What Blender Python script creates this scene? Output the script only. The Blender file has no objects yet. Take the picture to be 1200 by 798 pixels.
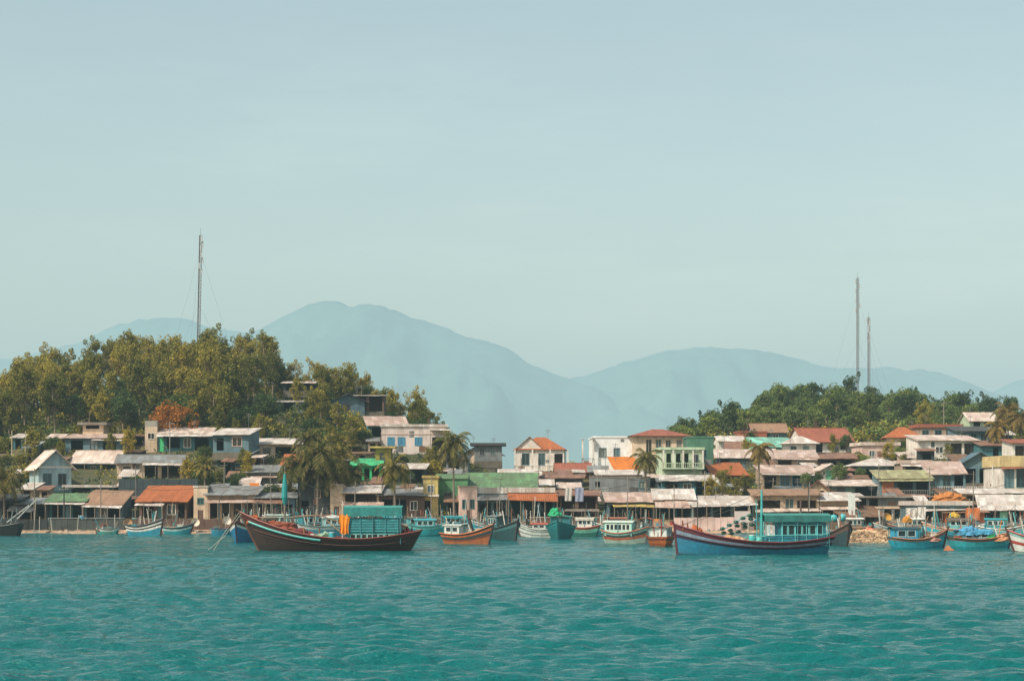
import bpy, math, random
import numpy as np
from mathutils import Vector, Matrix, noise as mnoise
R = math.radians
random.seed(7)
C = bpy.context.scene.collection
F = 1903.0; HC = 5.4; HY = 580.0          # focal length in photo pixels, eye height, horizon row

# ------------------------------------------------------------------ materials
def lin(h):
    h = h.lstrip('#'); o = []
    for i in (0, 2, 4):
        c = int(h[i:i+2], 16) / 255
        o.append(c / 12.92 if c <= .04045 else ((c + .055) / 1.055) ** 2.4)
    return o
MC = {}
def _new(name):
    m = bpy.data.materials.new(name); m.use_nodes = True
    nt = m.node_tree; b = nt.nodes['Principled BSDF']
    return m, nt, b
def N(nt, t, **kw):
    n = nt.nodes.new(t)
    for k, v in kw.items():
        if k.startswith('i_'):
            key = k[2:].replace('_', ' ')
            n.inputs[int(key) if key.isdigit() else key].default_value = v
        else: setattr(n, k, v)
    return n
def coords(nt, sc=(1, 1, 1), kind='Object'):
    tc = N(nt, 'ShaderNodeTexCoord'); mp = N(nt, 'ShaderNodeMapping')
    mp.inputs['Scale'].default_value = sc
    nt.links.new(tc.outputs[kind], mp.inputs[0]); return mp.outputs[0]
def ramp(nt, fac, stops):
    r = N(nt, 'ShaderNodeValToRGB'); e = r.color_ramp.elements
    while len(e) < len(stops): e.new(.5)
    for el, (p, c) in zip(e, stops):
        el.position = p; el.color = (*c, 1) if len(c) == 3 else c
    nt.links.new(fac, r.inputs[0]); return r.outputs[0]
def mixc(nt, fac, a, b, mode='MIX'):
    m = N(nt, 'ShaderNodeMix', data_type='RGBA', blend_type=mode)
    for s, v in ((m.inputs[0], fac), (m.inputs[6], a), (m.inputs[7], b)):
        if hasattr(v, 'links'): nt.links.new(v, s)
        elif isinstance(v, (int, float)): s.default_value = v
        else: s.default_value = (*v, 1)
    return m.outputs[2]
def noise(nt, vec, scale, detail=5, rough=.6):
    n = N(nt, 'ShaderNodeTexNoise', i_Scale=scale, i_Detail=detail, i_Roughness=rough)
    nt.links.new(vec, n.inputs['Vector']); return n.outputs['Fac']
def bump(nt, b, h, strength, dist=.05):
    bp = N(nt, 'ShaderNodeBump', i_Strength=strength, i_Distance=dist)
    nt.links.new(h, bp.inputs['Height']); nt.links.new(bp.outputs[0], b.inputs['Normal'])
def objrand(nt, vec):
    oi = N(nt, 'ShaderNodeObjectInfo'); ad = N(nt, 'ShaderNodeVectorMath', operation='ADD')
    ml = N(nt, 'ShaderNodeMath', operation='MULTIPLY'); ml.inputs[1].default_value = 57.3
    nt.links.new(oi.outputs['Random'], ml.inputs[0]); nt.links.new(vec, ad.inputs[0]); nt.links.new(ml.outputs[0], ad.inputs[1])
    return ad.outputs[0]

def wall_mat(hexc, grime=.85):
    k = ('wall', hexc, grime)
    if k in MC: return MC[k]
    m, nt, b = _new('wall_' + hexc.strip('#')); c = lin(hexc)
    v = objrand(nt, coords(nt)); vs = objrand(nt, coords(nt, (1.6, 1.6, .22)))
    dark = [x * f for x, f in zip(c, (.42, .42, .44))]
    f1 = ramp(nt, noise(nt, v, .55, 6), [(.38, (0, 0, 0)), (.72, (1, 1, 1))])
    f2 = ramp(nt, noise(nt, vs, 1.1, 4), [(.48, (0, 0, 0)), (.8, (1, 1, 1))])
    a = mixc(nt, f1, c, [c[0] * .66, c[1] * .63, c[2] * .58])
    mm = N(nt, 'ShaderNodeMath', operation='MULTIPLY'); mm.inputs[1].default_value = grime
    nt.links.new(f2, mm.inputs[0])
    a = mixc(nt, mm.outputs[0], a, dark)
    nt.links.new(a, b.inputs['Base Color']); b.inputs['Roughness'].default_value = .92
    bump(nt, b, noise(nt, v, 9, 4), .35, .03)
    MC[k] = m; return m
def roof_mat(hexc, kind='corr', rust=.5):
    k = ('roof', hexc, kind, rust)
    if k in MC: return MC[k]
    m, nt, b = _new('roof_%s_%s' % (kind, hexc.strip('#'))); c = lin(hexc)
    v = objrand(nt, coords(nt)); vp = objrand(nt, coords(nt, (1.0, .18, .18)))
    f1 = ramp(nt, noise(nt, vp, 1.2, 3), [(.35, (0, 0, 0)), (.65, (1, 1, 1))])
    f2 = ramp(nt, noise(nt, v, .9, 7, .7), [(.46, (0, 0, 0)), (.66, (1, 1, 1))])
    a = mixc(nt, f1, c, [x * .6 for x in c])
    if kind == 'corr':                                # mismatched sheets
        sn = N(nt, 'ShaderNodeVectorMath', operation='SNAP'); sn.inputs[1].default_value = (.95, 1.9, 50)
        wn = N(nt, 'ShaderNodeTexWhiteNoise', noise_dimensions='3D'); nt.links.new(v, sn.inputs[0]); nt.links.new(sn.outputs[0], wn.inputs['Vector'])
        a = mixc(nt, ramp(nt, wn.outputs['Value'], [(.2, (0, 0, 0)), (.85, (1, 1, 1))]), a, [c[0] * .55 + .02, c[1] * .5 + .02, c[2] * .47 + .02])
    mm = N(nt, 'ShaderNodeMath', operation='MULTIPLY'); mm.inputs[1].default_value = rust
    nt.links.new(f2, mm.inputs[0])
    a = mixc(nt, mm.outputs[0], a, [c[0] * .5 + .04, c[1] * .36 + .012, c[2] * .3] if kind != 'tile' else [x * .28 for x in c])
    w = N(nt, 'ShaderNodeTexWave', wave_type='BANDS', bands_direction='X', i_Scale=1.5 if kind == 'corr' else 1.1)
    nt.links.new(coords(nt), w.inputs[0])
    h = w.outputs['Fac']
    if kind == 'tile':
        w2 = N(nt, 'ShaderNodeTexWave', wave_type='BANDS', bands_direction='Y', wave_profile='SAW', i_Scale=.9)
        nt.links.new(coords(nt), w2.inputs[0])
        ad = N(nt, 'ShaderNodeMath', operation='ADD'); nt.links.new(h, ad.inputs[0]); nt.links.new(w2.outputs['Fac'], ad.inputs[1]); h = ad.outputs[0]
        a = mixc(nt, w2.outputs['Fac'], a, [x * .72 for x in c])
    nt.links.new(a, b.inputs['Base Color']); b.inputs['Roughness'].default_value = .75
    bump(nt, b, h, .6, .06)
    MC[k] = m; return m
def paint(hexc, rough=.5, wear=.35, sc=1.0):
    k = ('paint', hexc, rough, wear, sc)
    if k in MC: return MC[k]
    m, nt, b = _new('paint_' + hexc.strip('#')); c = lin(hexc)
    v = objrand(nt, coords(nt)); vs = objrand(nt, coords(nt, (1, 1, .35)))
    f1 = ramp(nt, noise(nt, vs, 1.4 * sc, 6, .65), [(.42, (0, 0, 0)), (.75, (1, 1, 1))])
    f2 = ramp(nt, noise(nt, v, 4 * sc, 4), [(.35, (0, 0, 0)), (.65, (1, 1, 1))])
    mm = N(nt, 'ShaderNodeMath', operation='MULTIPLY'); mm.inputs[1].default_value = wear
    nt.links.new(f1, mm.inputs[0])
    a = mixc(nt, f2, [x * .85 for x in c], [min(1, x * 1.15) for x in c])
    a = mixc(nt, mm.outputs[0], a, [c[0] * .4 + .03, c[1] * .4 + .02, c[2] * .4 + .015])
    nt.links.new(a, b.inputs['Base Color']); b.inputs['Roughness'].default_value = rough
    bump(nt, b, noise(nt, vs, 6 * sc, 3), .25, .02)
    MC[k] = m; return m
def glass_mat(hexc='#26363a'):
    k = ('glass', hexc)
    if k in MC: return MC[k]
    m, nt, b = _new('window_glass_' + hexc.strip('#')); b.inputs['Base Color'].default_value = (*lin(hexc), 1)
    b.inputs['Roughness'].default_value = .15
    MC[k] = m; return m
def leaf_mat(name, c1, c2, c3, trans=.3):
    k = ('leaf', name)
    if k in MC: return MC[k]
    m, nt, b = _new('leaf_' + name)
    g = N(nt, 'ShaderNodeNewGeometry'); oi = N(nt, 'ShaderNodeObjectInfo')
    a = ramp(nt, g.outputs['Random Per Island'], [(0, c1), (.55, c2), (1, c3)])
    t = ramp(nt, oi.outputs['Random'], [(0, (.62, .68, .7)), (.5, (1, 1, 1)), (1, (1.3, 1.15, .85))])
    a = mixc(nt, 1.0, a, t, 'MULTIPLY')
    f = ramp(nt, noise(nt, coords(nt), .7, 2), [(.35, (.55, .6, .62)), (.65, (1.1, 1.1, 1.05))])
    a = mixc(nt, 1.0, a, f, 'MULTIPLY')
    d = N(nt, 'ShaderNodeBsdfDiffuse'); tr = N(nt, 'ShaderNodeBsdfTranslucent'); mx = N(nt, 'ShaderNodeMixShader', i_0=trans)
    nt.links.new(a, d.inputs[0]); nt.links.new(a, tr.inputs[0])
    nt.links.new(d.outputs[0], mx.inputs[1]); nt.links.new(tr.outputs[0], mx.inputs[2])
    nt.links.new(mx.outputs[0], nt.nodes['Material Output'].inputs[0]); nt.nodes.remove(b)
    MC[k] = m; return m
def bark_mat(hexc='#7a6a58'):
    return paint(hexc, .95, .5, 1.5)

# ------------------------------------------------------------------ mesh builder
class MB:
    def __init__(s): s.v = []; s.f = []; s.m = []
    def add(s, vs, fs, mi=0):
        o = len(s.v); s.v += [tuple(p) for p in vs]
        for f in fs: s.f.append([i + o for i in f]); s.m.append(mi)
        return s
    def box(s, x0, x1, y0, y1, z0, z1, mi=0):
        return s.add([(x0, y0, z0), (x1, y0, z0), (x1, y1, z0), (x0, y1, z0), (x0, y0, z1), (x1, y0, z1), (x1, y1, z1), (x0, y1, z1)],
                     [(0, 3, 2, 1), (4, 5, 6, 7), (0, 1, 5, 4), (1, 2, 6, 5), (2, 3, 7, 6), (3, 0, 4, 7)], mi)
    def slab(s, pts, t, mi=0):                     # quad of four top corners, thickness t downwards
        return s.add(pts + [(p[0], p[1], p[2] - t) for p in pts],
                     [(0, 1, 2, 3), (7, 6, 5, 4), (0, 4, 5, 1), (1, 5, 6, 2), (2, 6, 7, 3), (3, 7, 4, 0)], mi)
    def tube(s, pts, r, n=6, mi=0, cap=True):
        pts = [Vector(p) for p in pts]; rr = r if isinstance(r, (list, tuple)) else [r] * len(pts)
        o = len(s.v)
        for i, p in enumerate(pts):
            d = (pts[min(i + 1, len(pts) - 1)] - pts[max(i - 1, 0)]).normalized()
            a = d.cross(Vector((0, 0, 1)) if abs(d.z) < .9 else Vector((1, 0, 0))).normalized(); b = d.cross(a)
            for k in range(n):
                t = 2 * math.pi * k / n
                s.v.append(tuple(p + (a * math.cos(t) + b * math.sin(t)) * rr[i]))
        for i in range(len(pts) - 1):
            for k in range(n):
                s.f.append([o + i * n + k, o + i * n + (k + 1) % n, o + (i + 1) * n + (k + 1) % n, o + (i + 1) * n + k]); s.m.append(mi)
        if cap:
            s.f.append([o + k for k in range(n)][::-1]); s.m.append(mi)
            s.f.append([o + (len(pts) - 1) * n + k for k in range(n)]); s.m.append(mi)
        return s
    def lathe(s, prof, n=14, c=(0, 0, 0), mi=0):
        o = len(s.v)
        for r, z in prof:
            for k in range(n):
                t = 2 * math.pi * k / n; s.v.append((c[0] + r * math.cos(t), c[1] + r * math.sin(t), c[2] + z))
        for i in range(len(prof) - 1):
            for k in range(n):
                s.f.append([o + i * n + k, o + i * n + (k + 1) % n, o + (i + 1) * n + (k + 1) % n, o + (i + 1) * n + k]); s.m.append(mi)
        return s
    def lump(s, cx, cy, cz, rx, ry, rz, seed=0, nu=14, nv=7, amp=.3, fr=1.6):
        o = len(s.v)
        for j in range(nv + 1):
            ph = math.pi / 2 * j / nv
            for i in range(nu):
                t = 2 * math.pi * i / nu
                d = Vector((math.cos(t) * math.cos(ph), math.sin(t) * math.cos(ph), math.sin(ph)))
                k = 1 + amp * mnoise.noise(d * fr + Vector((seed * 3.1, seed, 0)))  + amp * .5 * mnoise.noise(d * fr * 3 + Vector((seed, 0, seed)))
                s.v.append((cx + d.x * rx * k, cy + d.y * ry * k, cz + d.z * rz * k))
        for j in range(nv):
            for i in range(nu):
                s.f.append([o + j * nu + i, o + j * nu + (i + 1) % nu, o + (j + 1) * nu + (i + 1) % nu, o + (j + 1) * nu + i]); s.m.append(0)
        return s
    def mesh(s, name, mats, smooth=False):
        me = bpy.data.meshes.new(name); me.from_pydata(s.v, [], s.f)
        for m in (mats if isinstance(mats, (list, tuple)) else [mats]): me.materials.append(m)
        if any(s.m): me.polygons.foreach_set('material_index', s.m)
        if smooth: me.polygons.foreach_set('use_smooth', [True] * len(s.f))
        me.update(); return me
    def build(s, name, mats, parent=None, smooth=False):
        o = bpy.data.objects.new(name, s.mesh(name, mats, smooth)); C.objects.link(o)
        if parent: o.parent = parent
        return o
def tag(o, label=None, cat=None, group=None, kind=None):
    if label: o['label'] = label
    if cat: o['category'] = cat
    if group: o['group'] = group
    if kind: o['kind'] = kind
    return o
def thing(name, label, cat, loc=(0, 0, 0), rz=0, group=None):
    o = bpy.data.objects.new(name, None); C.objects.link(o); o.empty_display_size = .3
    o.location = loc; o.rotation_euler = (0, 0, rz)
    return tag(o, label, cat, group)
def dup(root, loc, rz=0, sc=(1, 1, 1), label=None, group=None):
    r = root.copy(); C.objects.link(r); r.location = loc; r.rotation_euler = (0, 0, rz); r.scale = sc
    if label: r['label'] = label
    if group: r['group'] = group
    for ch in root.children:
        c = ch.copy(); C.objects.link(c); c.parent = r
        for g in ch.children:
            d = g.copy(); C.objects.link(d); d.parent = c
    return r

# ------------------------------------------------------------------ terrain
TY = [215, 229, 236, 262, 285, 310, 330, 355, 390, 430, 500, 700]
TX = {-900: [-3, 0, 1.5, 5, 9, 12, 14, 15, 14, 12, 8, 0],
 -120: [-3, 0, 1.5, 6, 11.5, 14, 15, 15, 14, 13, 9, 0],
 0:   [-3, 0, 1.5, 6, 12.5, 17, 19.5, 20, 19.5, 17, 12, 0],
 60:  [-3, 0, 1.5, 6, 13, 19, 23, 24.2, 24, 21, 14, 0],
 140: [-3, 0, 1.5, 6, 13, 20.2, 26, 29, 28.5, 25, 17, 0],
 310: [-3, 0, 1.5, 6, 13, 20.2, 26, 28.5, 27, 22, 15, 0],
 345: [-3, 0, 1.5, 6, 13, 20.2, 24.5, 25, 22, 18, 10, 0],
 410: [-3, 0, 1.5, 6, 13, 20, 23.5, 22, 19, 14, 8, 0],
 480: [-3, 0, 1.5, 6, 12.5, 16.5, 18, 15, 10, 8, 4, 0],
 530: [-3, 0, 1.5, 5.5, 10, 11, 10, 8, 6, 5, 3, 0],
 600: [-3, 0, 1.5, 5, 8.5, 9, 8, 7, 6, 5, 3, 0],
 700: [-3, 0, 1.5, 5, 8.5, 9.5, 9, 8, 7, 7, 4, 0],
 790: [-3, 0, 1.5, 5, 8.5, 11, 13, 14, 15.5, 16, 11, 0],
 860: [-3, 0, 1.5, 5, 8.5, 11.5, 14, 16, 18, 19, 14, 0],
 900: [-3, 0, 1.5, 5, 8.5, 11.5, 14.2, 17.5, 22.5, 26, 17, 0],
 960: [-3, 0, 1.5, 5, 8.5, 11.5, 14.5, 18, 24, 28, 20, 0],
 1050: [-3, 0, 1.5, 5, 8.8, 12, 15, 18, 22.5, 26, 18, 0],
 1100: [-3, 0, 1.5, 5, 9, 13, 16, 18, 21.5, 23.5, 17, 0],
 1160: [-3, 0, 1.5, 5, 9, 13.5, 17, 18.5, 20, 22, 15, 0],
 1300: [-3, 0, 1.5, 5, 9, 13.5, 17, 19, 19, 17, 12, 0],
 2200: [-3, 0, 1.5, 5, 8, 10, 12, 12, 11, 9, 5, 0]}
TXK = sorted(TX)
def ground_px(px, Y):
    px = min(max(px, TXK[0]), TXK[-1])
    if Y >= TY[-1]: return 0.0
    if Y <= TY[0]: return TX[0][0]
    i = max(k for k in range(len(TXK) - 1) if TXK[k] <= px); j = max(k for k in range(len(TY) - 1) if TY[k] <= Y)
    a = (px - TXK[i]) / (TXK[i+1] - TXK[i]); b = (Y - TY[j]) / (TY[j+1] - TY[j])
    a = a * a * (3 - 2 * a)
    z = lambda q: TX[TXK[q]][j] * (1 - b) + TX[TXK[q]][j+1] * b
    return z(i) * (1 - a) + z(i+1) * a
def ground(X, Y): return ground_px(X / Y * F + 600, Y)
def at(px, py, Y): return Vector(((px - 600) / F * Y, Y, HC + (HY - py) / F * Y))
def solve(px, py):
    """distance at which the sight line through this photo pixel meets the ground"""
    Y = 229.0
    while Y < 470:
        if HC + (HY - py) / F * Y <= ground_px(px, Y): return Y
        Y += .5
    return 330.0
def wl(py): return HC * F / (py - HY)            # distance of a point on the water

def ground_material():
    m, nt, b = _new('hillside_ground')
    v = coords(nt); g = N(nt, 'ShaderNodeNewGeometry'); sep = N(nt, 'ShaderNodeSeparateXYZ'); nt.links.new(g.outputs['Position'], sep.inputs[0])
    n1 = noise(nt, v, .12, 8, .7); n2 = noise(nt, v, .9, 6)
    a = ramp(nt, n1, [(.3, lin('#3f4a2c')), (.5, lin('#5b5a36')), (.62, lin('#80694a')), (.75, lin('#4b5634'))])
    a = mixc(nt, n2, a, lin('#3a3d28'))
    h = N(nt, 'ShaderNodeMapRange', i_1=.9, i_2=2.2); nt.links.new(sep.outputs[2], h.inputs[0])
    sand = mixc(nt, n2, lin('#c3a184'), lin('#8d745e'))
    a = mixc(nt, h.outputs[0], sand, a)
    nt.links.new(a, b.inputs['Base Color']); b.inputs['Roughness'].default_value = 1
    bump(nt, b, n2, .8, .3); return m
def build_ground():
    pxs = [-6000, -3000, -1800, -1200] + list(range(-900, 2101, 10)) + [2600, 3400, 5000, 8000]
    ys = [215, 222, 227, 229, 231, 233, 236] + list(range(240, 440, 5)) + [455, 475, 500, 540, 600, 700, 1000, 2000, 4000, 12000]
    mb = MB()
    for Y in ys:
        for p in pxs:
            X = (p - 600) / F * Y; z = ground_px(p, Y)
            if 236 < Y < 600: z += .5 * mnoise.noise(Vector((X * .08, Y * .08, 0))) * min(1, (Y - 236) / 20)
            if 226 < Y < 237: z += .25 * mnoise.noise(Vector((X * .15, Y * .1, 4)))
            mb.v.append((X, Y, z))
    n = len(pxs)
    for j in range(len(ys) - 1):
        for i in range(n - 1): mb.f.append([j * n + i, j * n + i + 1, (j + 1) * n + i + 1, (j + 1) * n + i]); mb.m.append(0)
    return tag(mb.build('terrain', ground_material(), smooth=True), kind='structure')
build_ground()

# ------------------------------------------------------------------ water
def water_material():
    m, nt, b = _new('sea_water')
    big = noise(nt, coords(nt, (.03, .05, 1)), 1, 4)
    a = mixc(nt, big, lin('#045152'), lin('#0b6b6b'))
    nt.links.new(a, b.inputs['Base Color'])
    b.inputs['Roughness'].default_value = .08; b.inputs['Specular Tint'].default_value = (.72, 1, .99, 1); b.inputs['IOR'].default_value = 1.33
    h1 = noise(nt, coords(nt, (.38, 1, 1)), 2.4, 3, .6); h2 = noise(nt, coords(nt, (.4, 1, 1)), 6.5, 3, .6)
    ad = N(nt, 'ShaderNodeMath', operation='MULTIPLY_ADD'); ad.inputs[1].default_value = .3
    nt.links.new(h2, ad.inputs[0]); nt.links.new(h1, ad.inputs[2])
    bump(nt, b, ad.outputs[0], 1.0, .3); return m
def build_water():
    rows = 600; cols = 620; Y0 = 29
    Y = Y0 * (242 / Y0) ** (np.arange(rows) / (rows - 1)); u = np.linspace(-.62, .62, cols)
    YY = np.repeat(Y[:, None], cols, 1); XX = YY * u[None, :]
    rng = np.random.default_rng(3); Z = np.zeros_like(XX)
    dY = Y * math.log(242 / Y0) / (rows - 1)
    for k in range(84):
        lam = .45 * (2.1 / .45) ** rng.random() if k < 74 else rng.uniform(3.5, 9)
        ang = rng.normal(-1.46, .4 if k < 74 else .3)
        kx, ky = math.cos(ang) * 2 * math.pi / lam, math.sin(ang) * 2 * math.pi / lam
        amp = (.082 if k < 74 else .036) * lam / 6.283
        ph = rng.random() * 6.28
        arg = kx * XX + ky * YY + ph
        mod = .6 + .75 * np.sin(XX * rng.normal(0, .2) + YY * rng.normal(0, .2) + rng.random() * 6)
        fade = np.clip(lam / (dY[:, None] * 2.4) - 1, 0, 1)
        Z += amp * mod * fade * (np.sin(arg) + .35 * np.sin(2 * arg + 1.4))
    v = np.stack([XX, YY, Z], -1).reshape(-1, 3)
    idx = np.arange(rows * cols).reshape(rows, cols)
    q = np.stack([idx[:-1, :-1], idx[:-1, 1:], idx[1:, 1:], idx[1:, :-1]], -1).reshape(-1, 4)
    e = len(v); ex = np.array([(-4000, -800, -.12), (4000, -800, -.12), (4000, Y0, -.12), (-4000, Y0, -.12), (-4000, 242, -.12), (4000, 242, -.12),
                               (Y0 * -.62, Y0, -.12), (Y0 * .62, Y0, -.12), (242 * -.62, 242, -.12), (242 * .62, 242, -.12)], float)
    v = np.concatenate([v, ex])
    q = np.concatenate([q, np.array([[e, e+1, e+2, e+3], [e+3, e+6, e+8, e+4], [e+7, e+2, e+5, e+9]])])
    me = bpy.data.meshes.new('water'); me.vertices.add(len(v)); me.vertices.foreach_set('co', v.ravel())
    me.loops.add(q.size); me.loops.foreach_set('vertex_index', q.ravel().astype(np.int32))
    me.polygons.add(len(q)); me.polygons.foreach_set('loop_start', np.arange(0, q.size, 4, dtype=np.int32))
    me.polygons.foreach_set('use_smooth', [True] * len(q)); me.update(calc_edges=True)
    me.materials.append(water_material())
    o = bpy.data.objects.new('water', me); C.objects.link(o); tag(o, kind='structure')
build_water()

# ------------------------------------------------------------------ mountains and haze
def mountain(prof, Y, depth, hexc, seed):
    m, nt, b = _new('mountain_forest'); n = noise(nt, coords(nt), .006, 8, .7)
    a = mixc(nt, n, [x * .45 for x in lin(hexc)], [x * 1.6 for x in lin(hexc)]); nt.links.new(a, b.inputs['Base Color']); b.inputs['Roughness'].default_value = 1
    mb = MB(); xs = np.arange(prof[0][0], prof[-1][0] + 1, 6.0)
    py = np.interp(xs, [p[0] for p in prof], [p[1] for p in prof])
    k = np.exp(-np.linspace(-2, 2, 9) ** 2); py = np.convolve(np.pad(py, 4, 'edge'), k / k.sum(), 'valid')
    rows = 26; n_ = len(xs)
    for j in range(rows):
        s = j / (rows - 1) * 1.5                      # 0 = foot, 1 = crest, beyond = back slope
        y = Y - depth * (1 - s)
        for i, x in enumerate(xs):
            crest = HC + (HY - py[i]) / F * Y
            g = (s ** 1.3 if s <= 1 else max(0, 1 - (s - 1) * 1.6))
            X = (x - 600) / F * Y
            rel = mnoise.fractal(Vector((X * .0022, y * .0016, seed)), 1.0, 2.0, 5)
            w = math.sin(math.pi * min(s, 1)) if s < 1 else .3
            z = crest * g + rel * crest * .3 * w + (mnoise.fractal(Vector((X * .012, seed, 1)), 1, 2, 3) * 5 if .9 < s < 1.1 else 0)
            mb.v.append((X, y, max(z, -5)))
    for j in range(rows - 1):
        for i in range(n_ - 1): mb.f.append([j * n_ + i, j * n_ + i + 1, (j + 1) * n_ + i + 1, (j + 1) * n_ + i]); mb.m.append(0)
    tag(mb.build('mountain', m, smooth=True), kind='structure')
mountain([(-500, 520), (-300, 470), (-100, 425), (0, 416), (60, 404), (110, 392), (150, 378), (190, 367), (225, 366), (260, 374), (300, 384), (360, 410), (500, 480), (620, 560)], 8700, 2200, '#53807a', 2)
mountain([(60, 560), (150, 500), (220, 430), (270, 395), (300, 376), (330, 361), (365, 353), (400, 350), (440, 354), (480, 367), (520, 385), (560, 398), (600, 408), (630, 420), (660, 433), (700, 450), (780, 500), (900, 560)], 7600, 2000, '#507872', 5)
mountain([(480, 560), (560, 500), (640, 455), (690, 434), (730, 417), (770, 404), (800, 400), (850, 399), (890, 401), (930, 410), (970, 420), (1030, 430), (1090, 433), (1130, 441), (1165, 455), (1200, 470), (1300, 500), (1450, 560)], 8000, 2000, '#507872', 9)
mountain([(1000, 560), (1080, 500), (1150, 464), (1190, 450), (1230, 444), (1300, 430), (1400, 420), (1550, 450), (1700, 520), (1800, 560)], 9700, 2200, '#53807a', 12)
def haze():
    m = bpy.data.materials.new('sea_haze'); m.use_nodes = True; nt = m.node_tree; nt.nodes.clear()
    out = N(nt, 'ShaderNodeOutputMaterial'); ab = N(nt, 'ShaderNodeVolumeAbsorption'); em = N(nt, 'ShaderNodeEmission'); ad = N(nt, 'ShaderNodeAddShader')
    s = HAZE_D
    ab.inputs['Color'].default_value = (0, 0, 0, 1); ab.inputs['Density'].default_value = s
    em.inputs['Color'].default_value = (*HAZE_C, 1); em.inputs['Strength'].default_value = s  # added glow stands in for daylight scattered by the haze
    nt.links.new(ab.outputs[0], ad.inputs[0]); nt.links.new(em.outputs[0], ad.inputs[1]); nt.links.new(ad.outputs[0], out.inputs['Volume'])
    o = MB().box(-11000, 11000, -900, 12500, -30, 820).build('haze', m); tag(o, kind='structure')
HAZE_D = 1 / 4900; HAZE_C = (.42, .59, .615)
haze()

# ------------------------------------------------------------------ houses
WALL = dict(cream='#dcc4aa', white='#e6dfd6', pink='#d9bcb0', teal='#3f757b', bluegrey='#5f7c86', grey='#7d8384', green='#5f9468', mint='#7fc7a6',
            yellow='#c9b877', orange='#c97a4a', brick='#a8654c', brown='#665046', dark='#343d3f', tan='#ab9782', palegreen='#bccfb2', brightgreen='#41c47f',
            olive='#94883f', blue='#4a8fae', paleblue='#9db6bb', concrete='#8b8b84')
ROOF = dict(pale=('#e6d6ca', 'corr', .4), white=('#e3dcd4', 'corr', .25), grey=('#8f9696', 'corr', .5), rust=('#9c7763', 'corr', .9), tile=('#b8693a', 'tile', .6),
            redtile=('#a9634c', 'tile', .45), tan=('#a9856a', 'tile', .6), mint=('#8fd8c4', 'corr', .2), green=('#6c9468', 'corr', .4), dark=('#4a5152', 'corr', .5),
            blue=('#5c7c8c', 'corr', .4), pink=('#d2bcb0', 'corr', .6), yellow=('#cdb76c', 'corr', .3), brightgreen=('#48cf8c', 'corr', .1), olive=('#b2b184', 'corr', .4), brightorange=('#e0812e', 'tile', .15),
            plank=('#8a6d55', 'corr', .7), concrete=('#9a958c', 'corr', .6))
def wmat(k):
    if k == 'clean': return wall_mat('#f3f4f5', .15)
    return wall_mat(WALL.get(k, k))
def rmat(k): return roof_mat(*ROOF[k])
FOOT = []; RECTS = []                                        # screen footprints of the houses, to keep trees off them

def holed(mb, x0, x1, z0, z1, y, holes, deep, flip=False):
    """a wall in the plane y with rectangular openings and reveals going back by deep"""
    hs = [(max(a, x0), min(b, x1), max(c, z0), min(d, z1)) for a, b, c, d in holes]
    xs = sorted({x0, x1, *[h[0] for h in hs], *[h[1] for h in hs]}); zs = sorted({z0, z1, *[h[2] for h in hs], *[h[3] for h in hs]})
    for i in range(len(xs) - 1):
        for j in range(len(zs) - 1):
            cx, cz = (xs[i] + xs[i+1]) / 2, (zs[j] + zs[j+1]) / 2
            if any(h[0] < cx < h[1] and h[2] < cz < h[3] for h in hs): continue
            mb.add([(xs[i], y, zs[j]), (xs[i+1], y, zs[j]), (xs[i+1], y, zs[j+1]), (xs[i], y, zs[j+1])], [(0, 1, 2, 3)])
    for a, b, c, d in hs:
        mb.add([(a, y, c), (b, y, c), (b, y, d), (a, y, d), (a, y + deep, c), (b, y + deep, c), (b, y + deep, d), (a, y + deep, d)],
               [(0, 4, 5, 1), (1, 5, 6, 2), (2, 6, 7, 3), (3, 7, 4, 0)])

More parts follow.
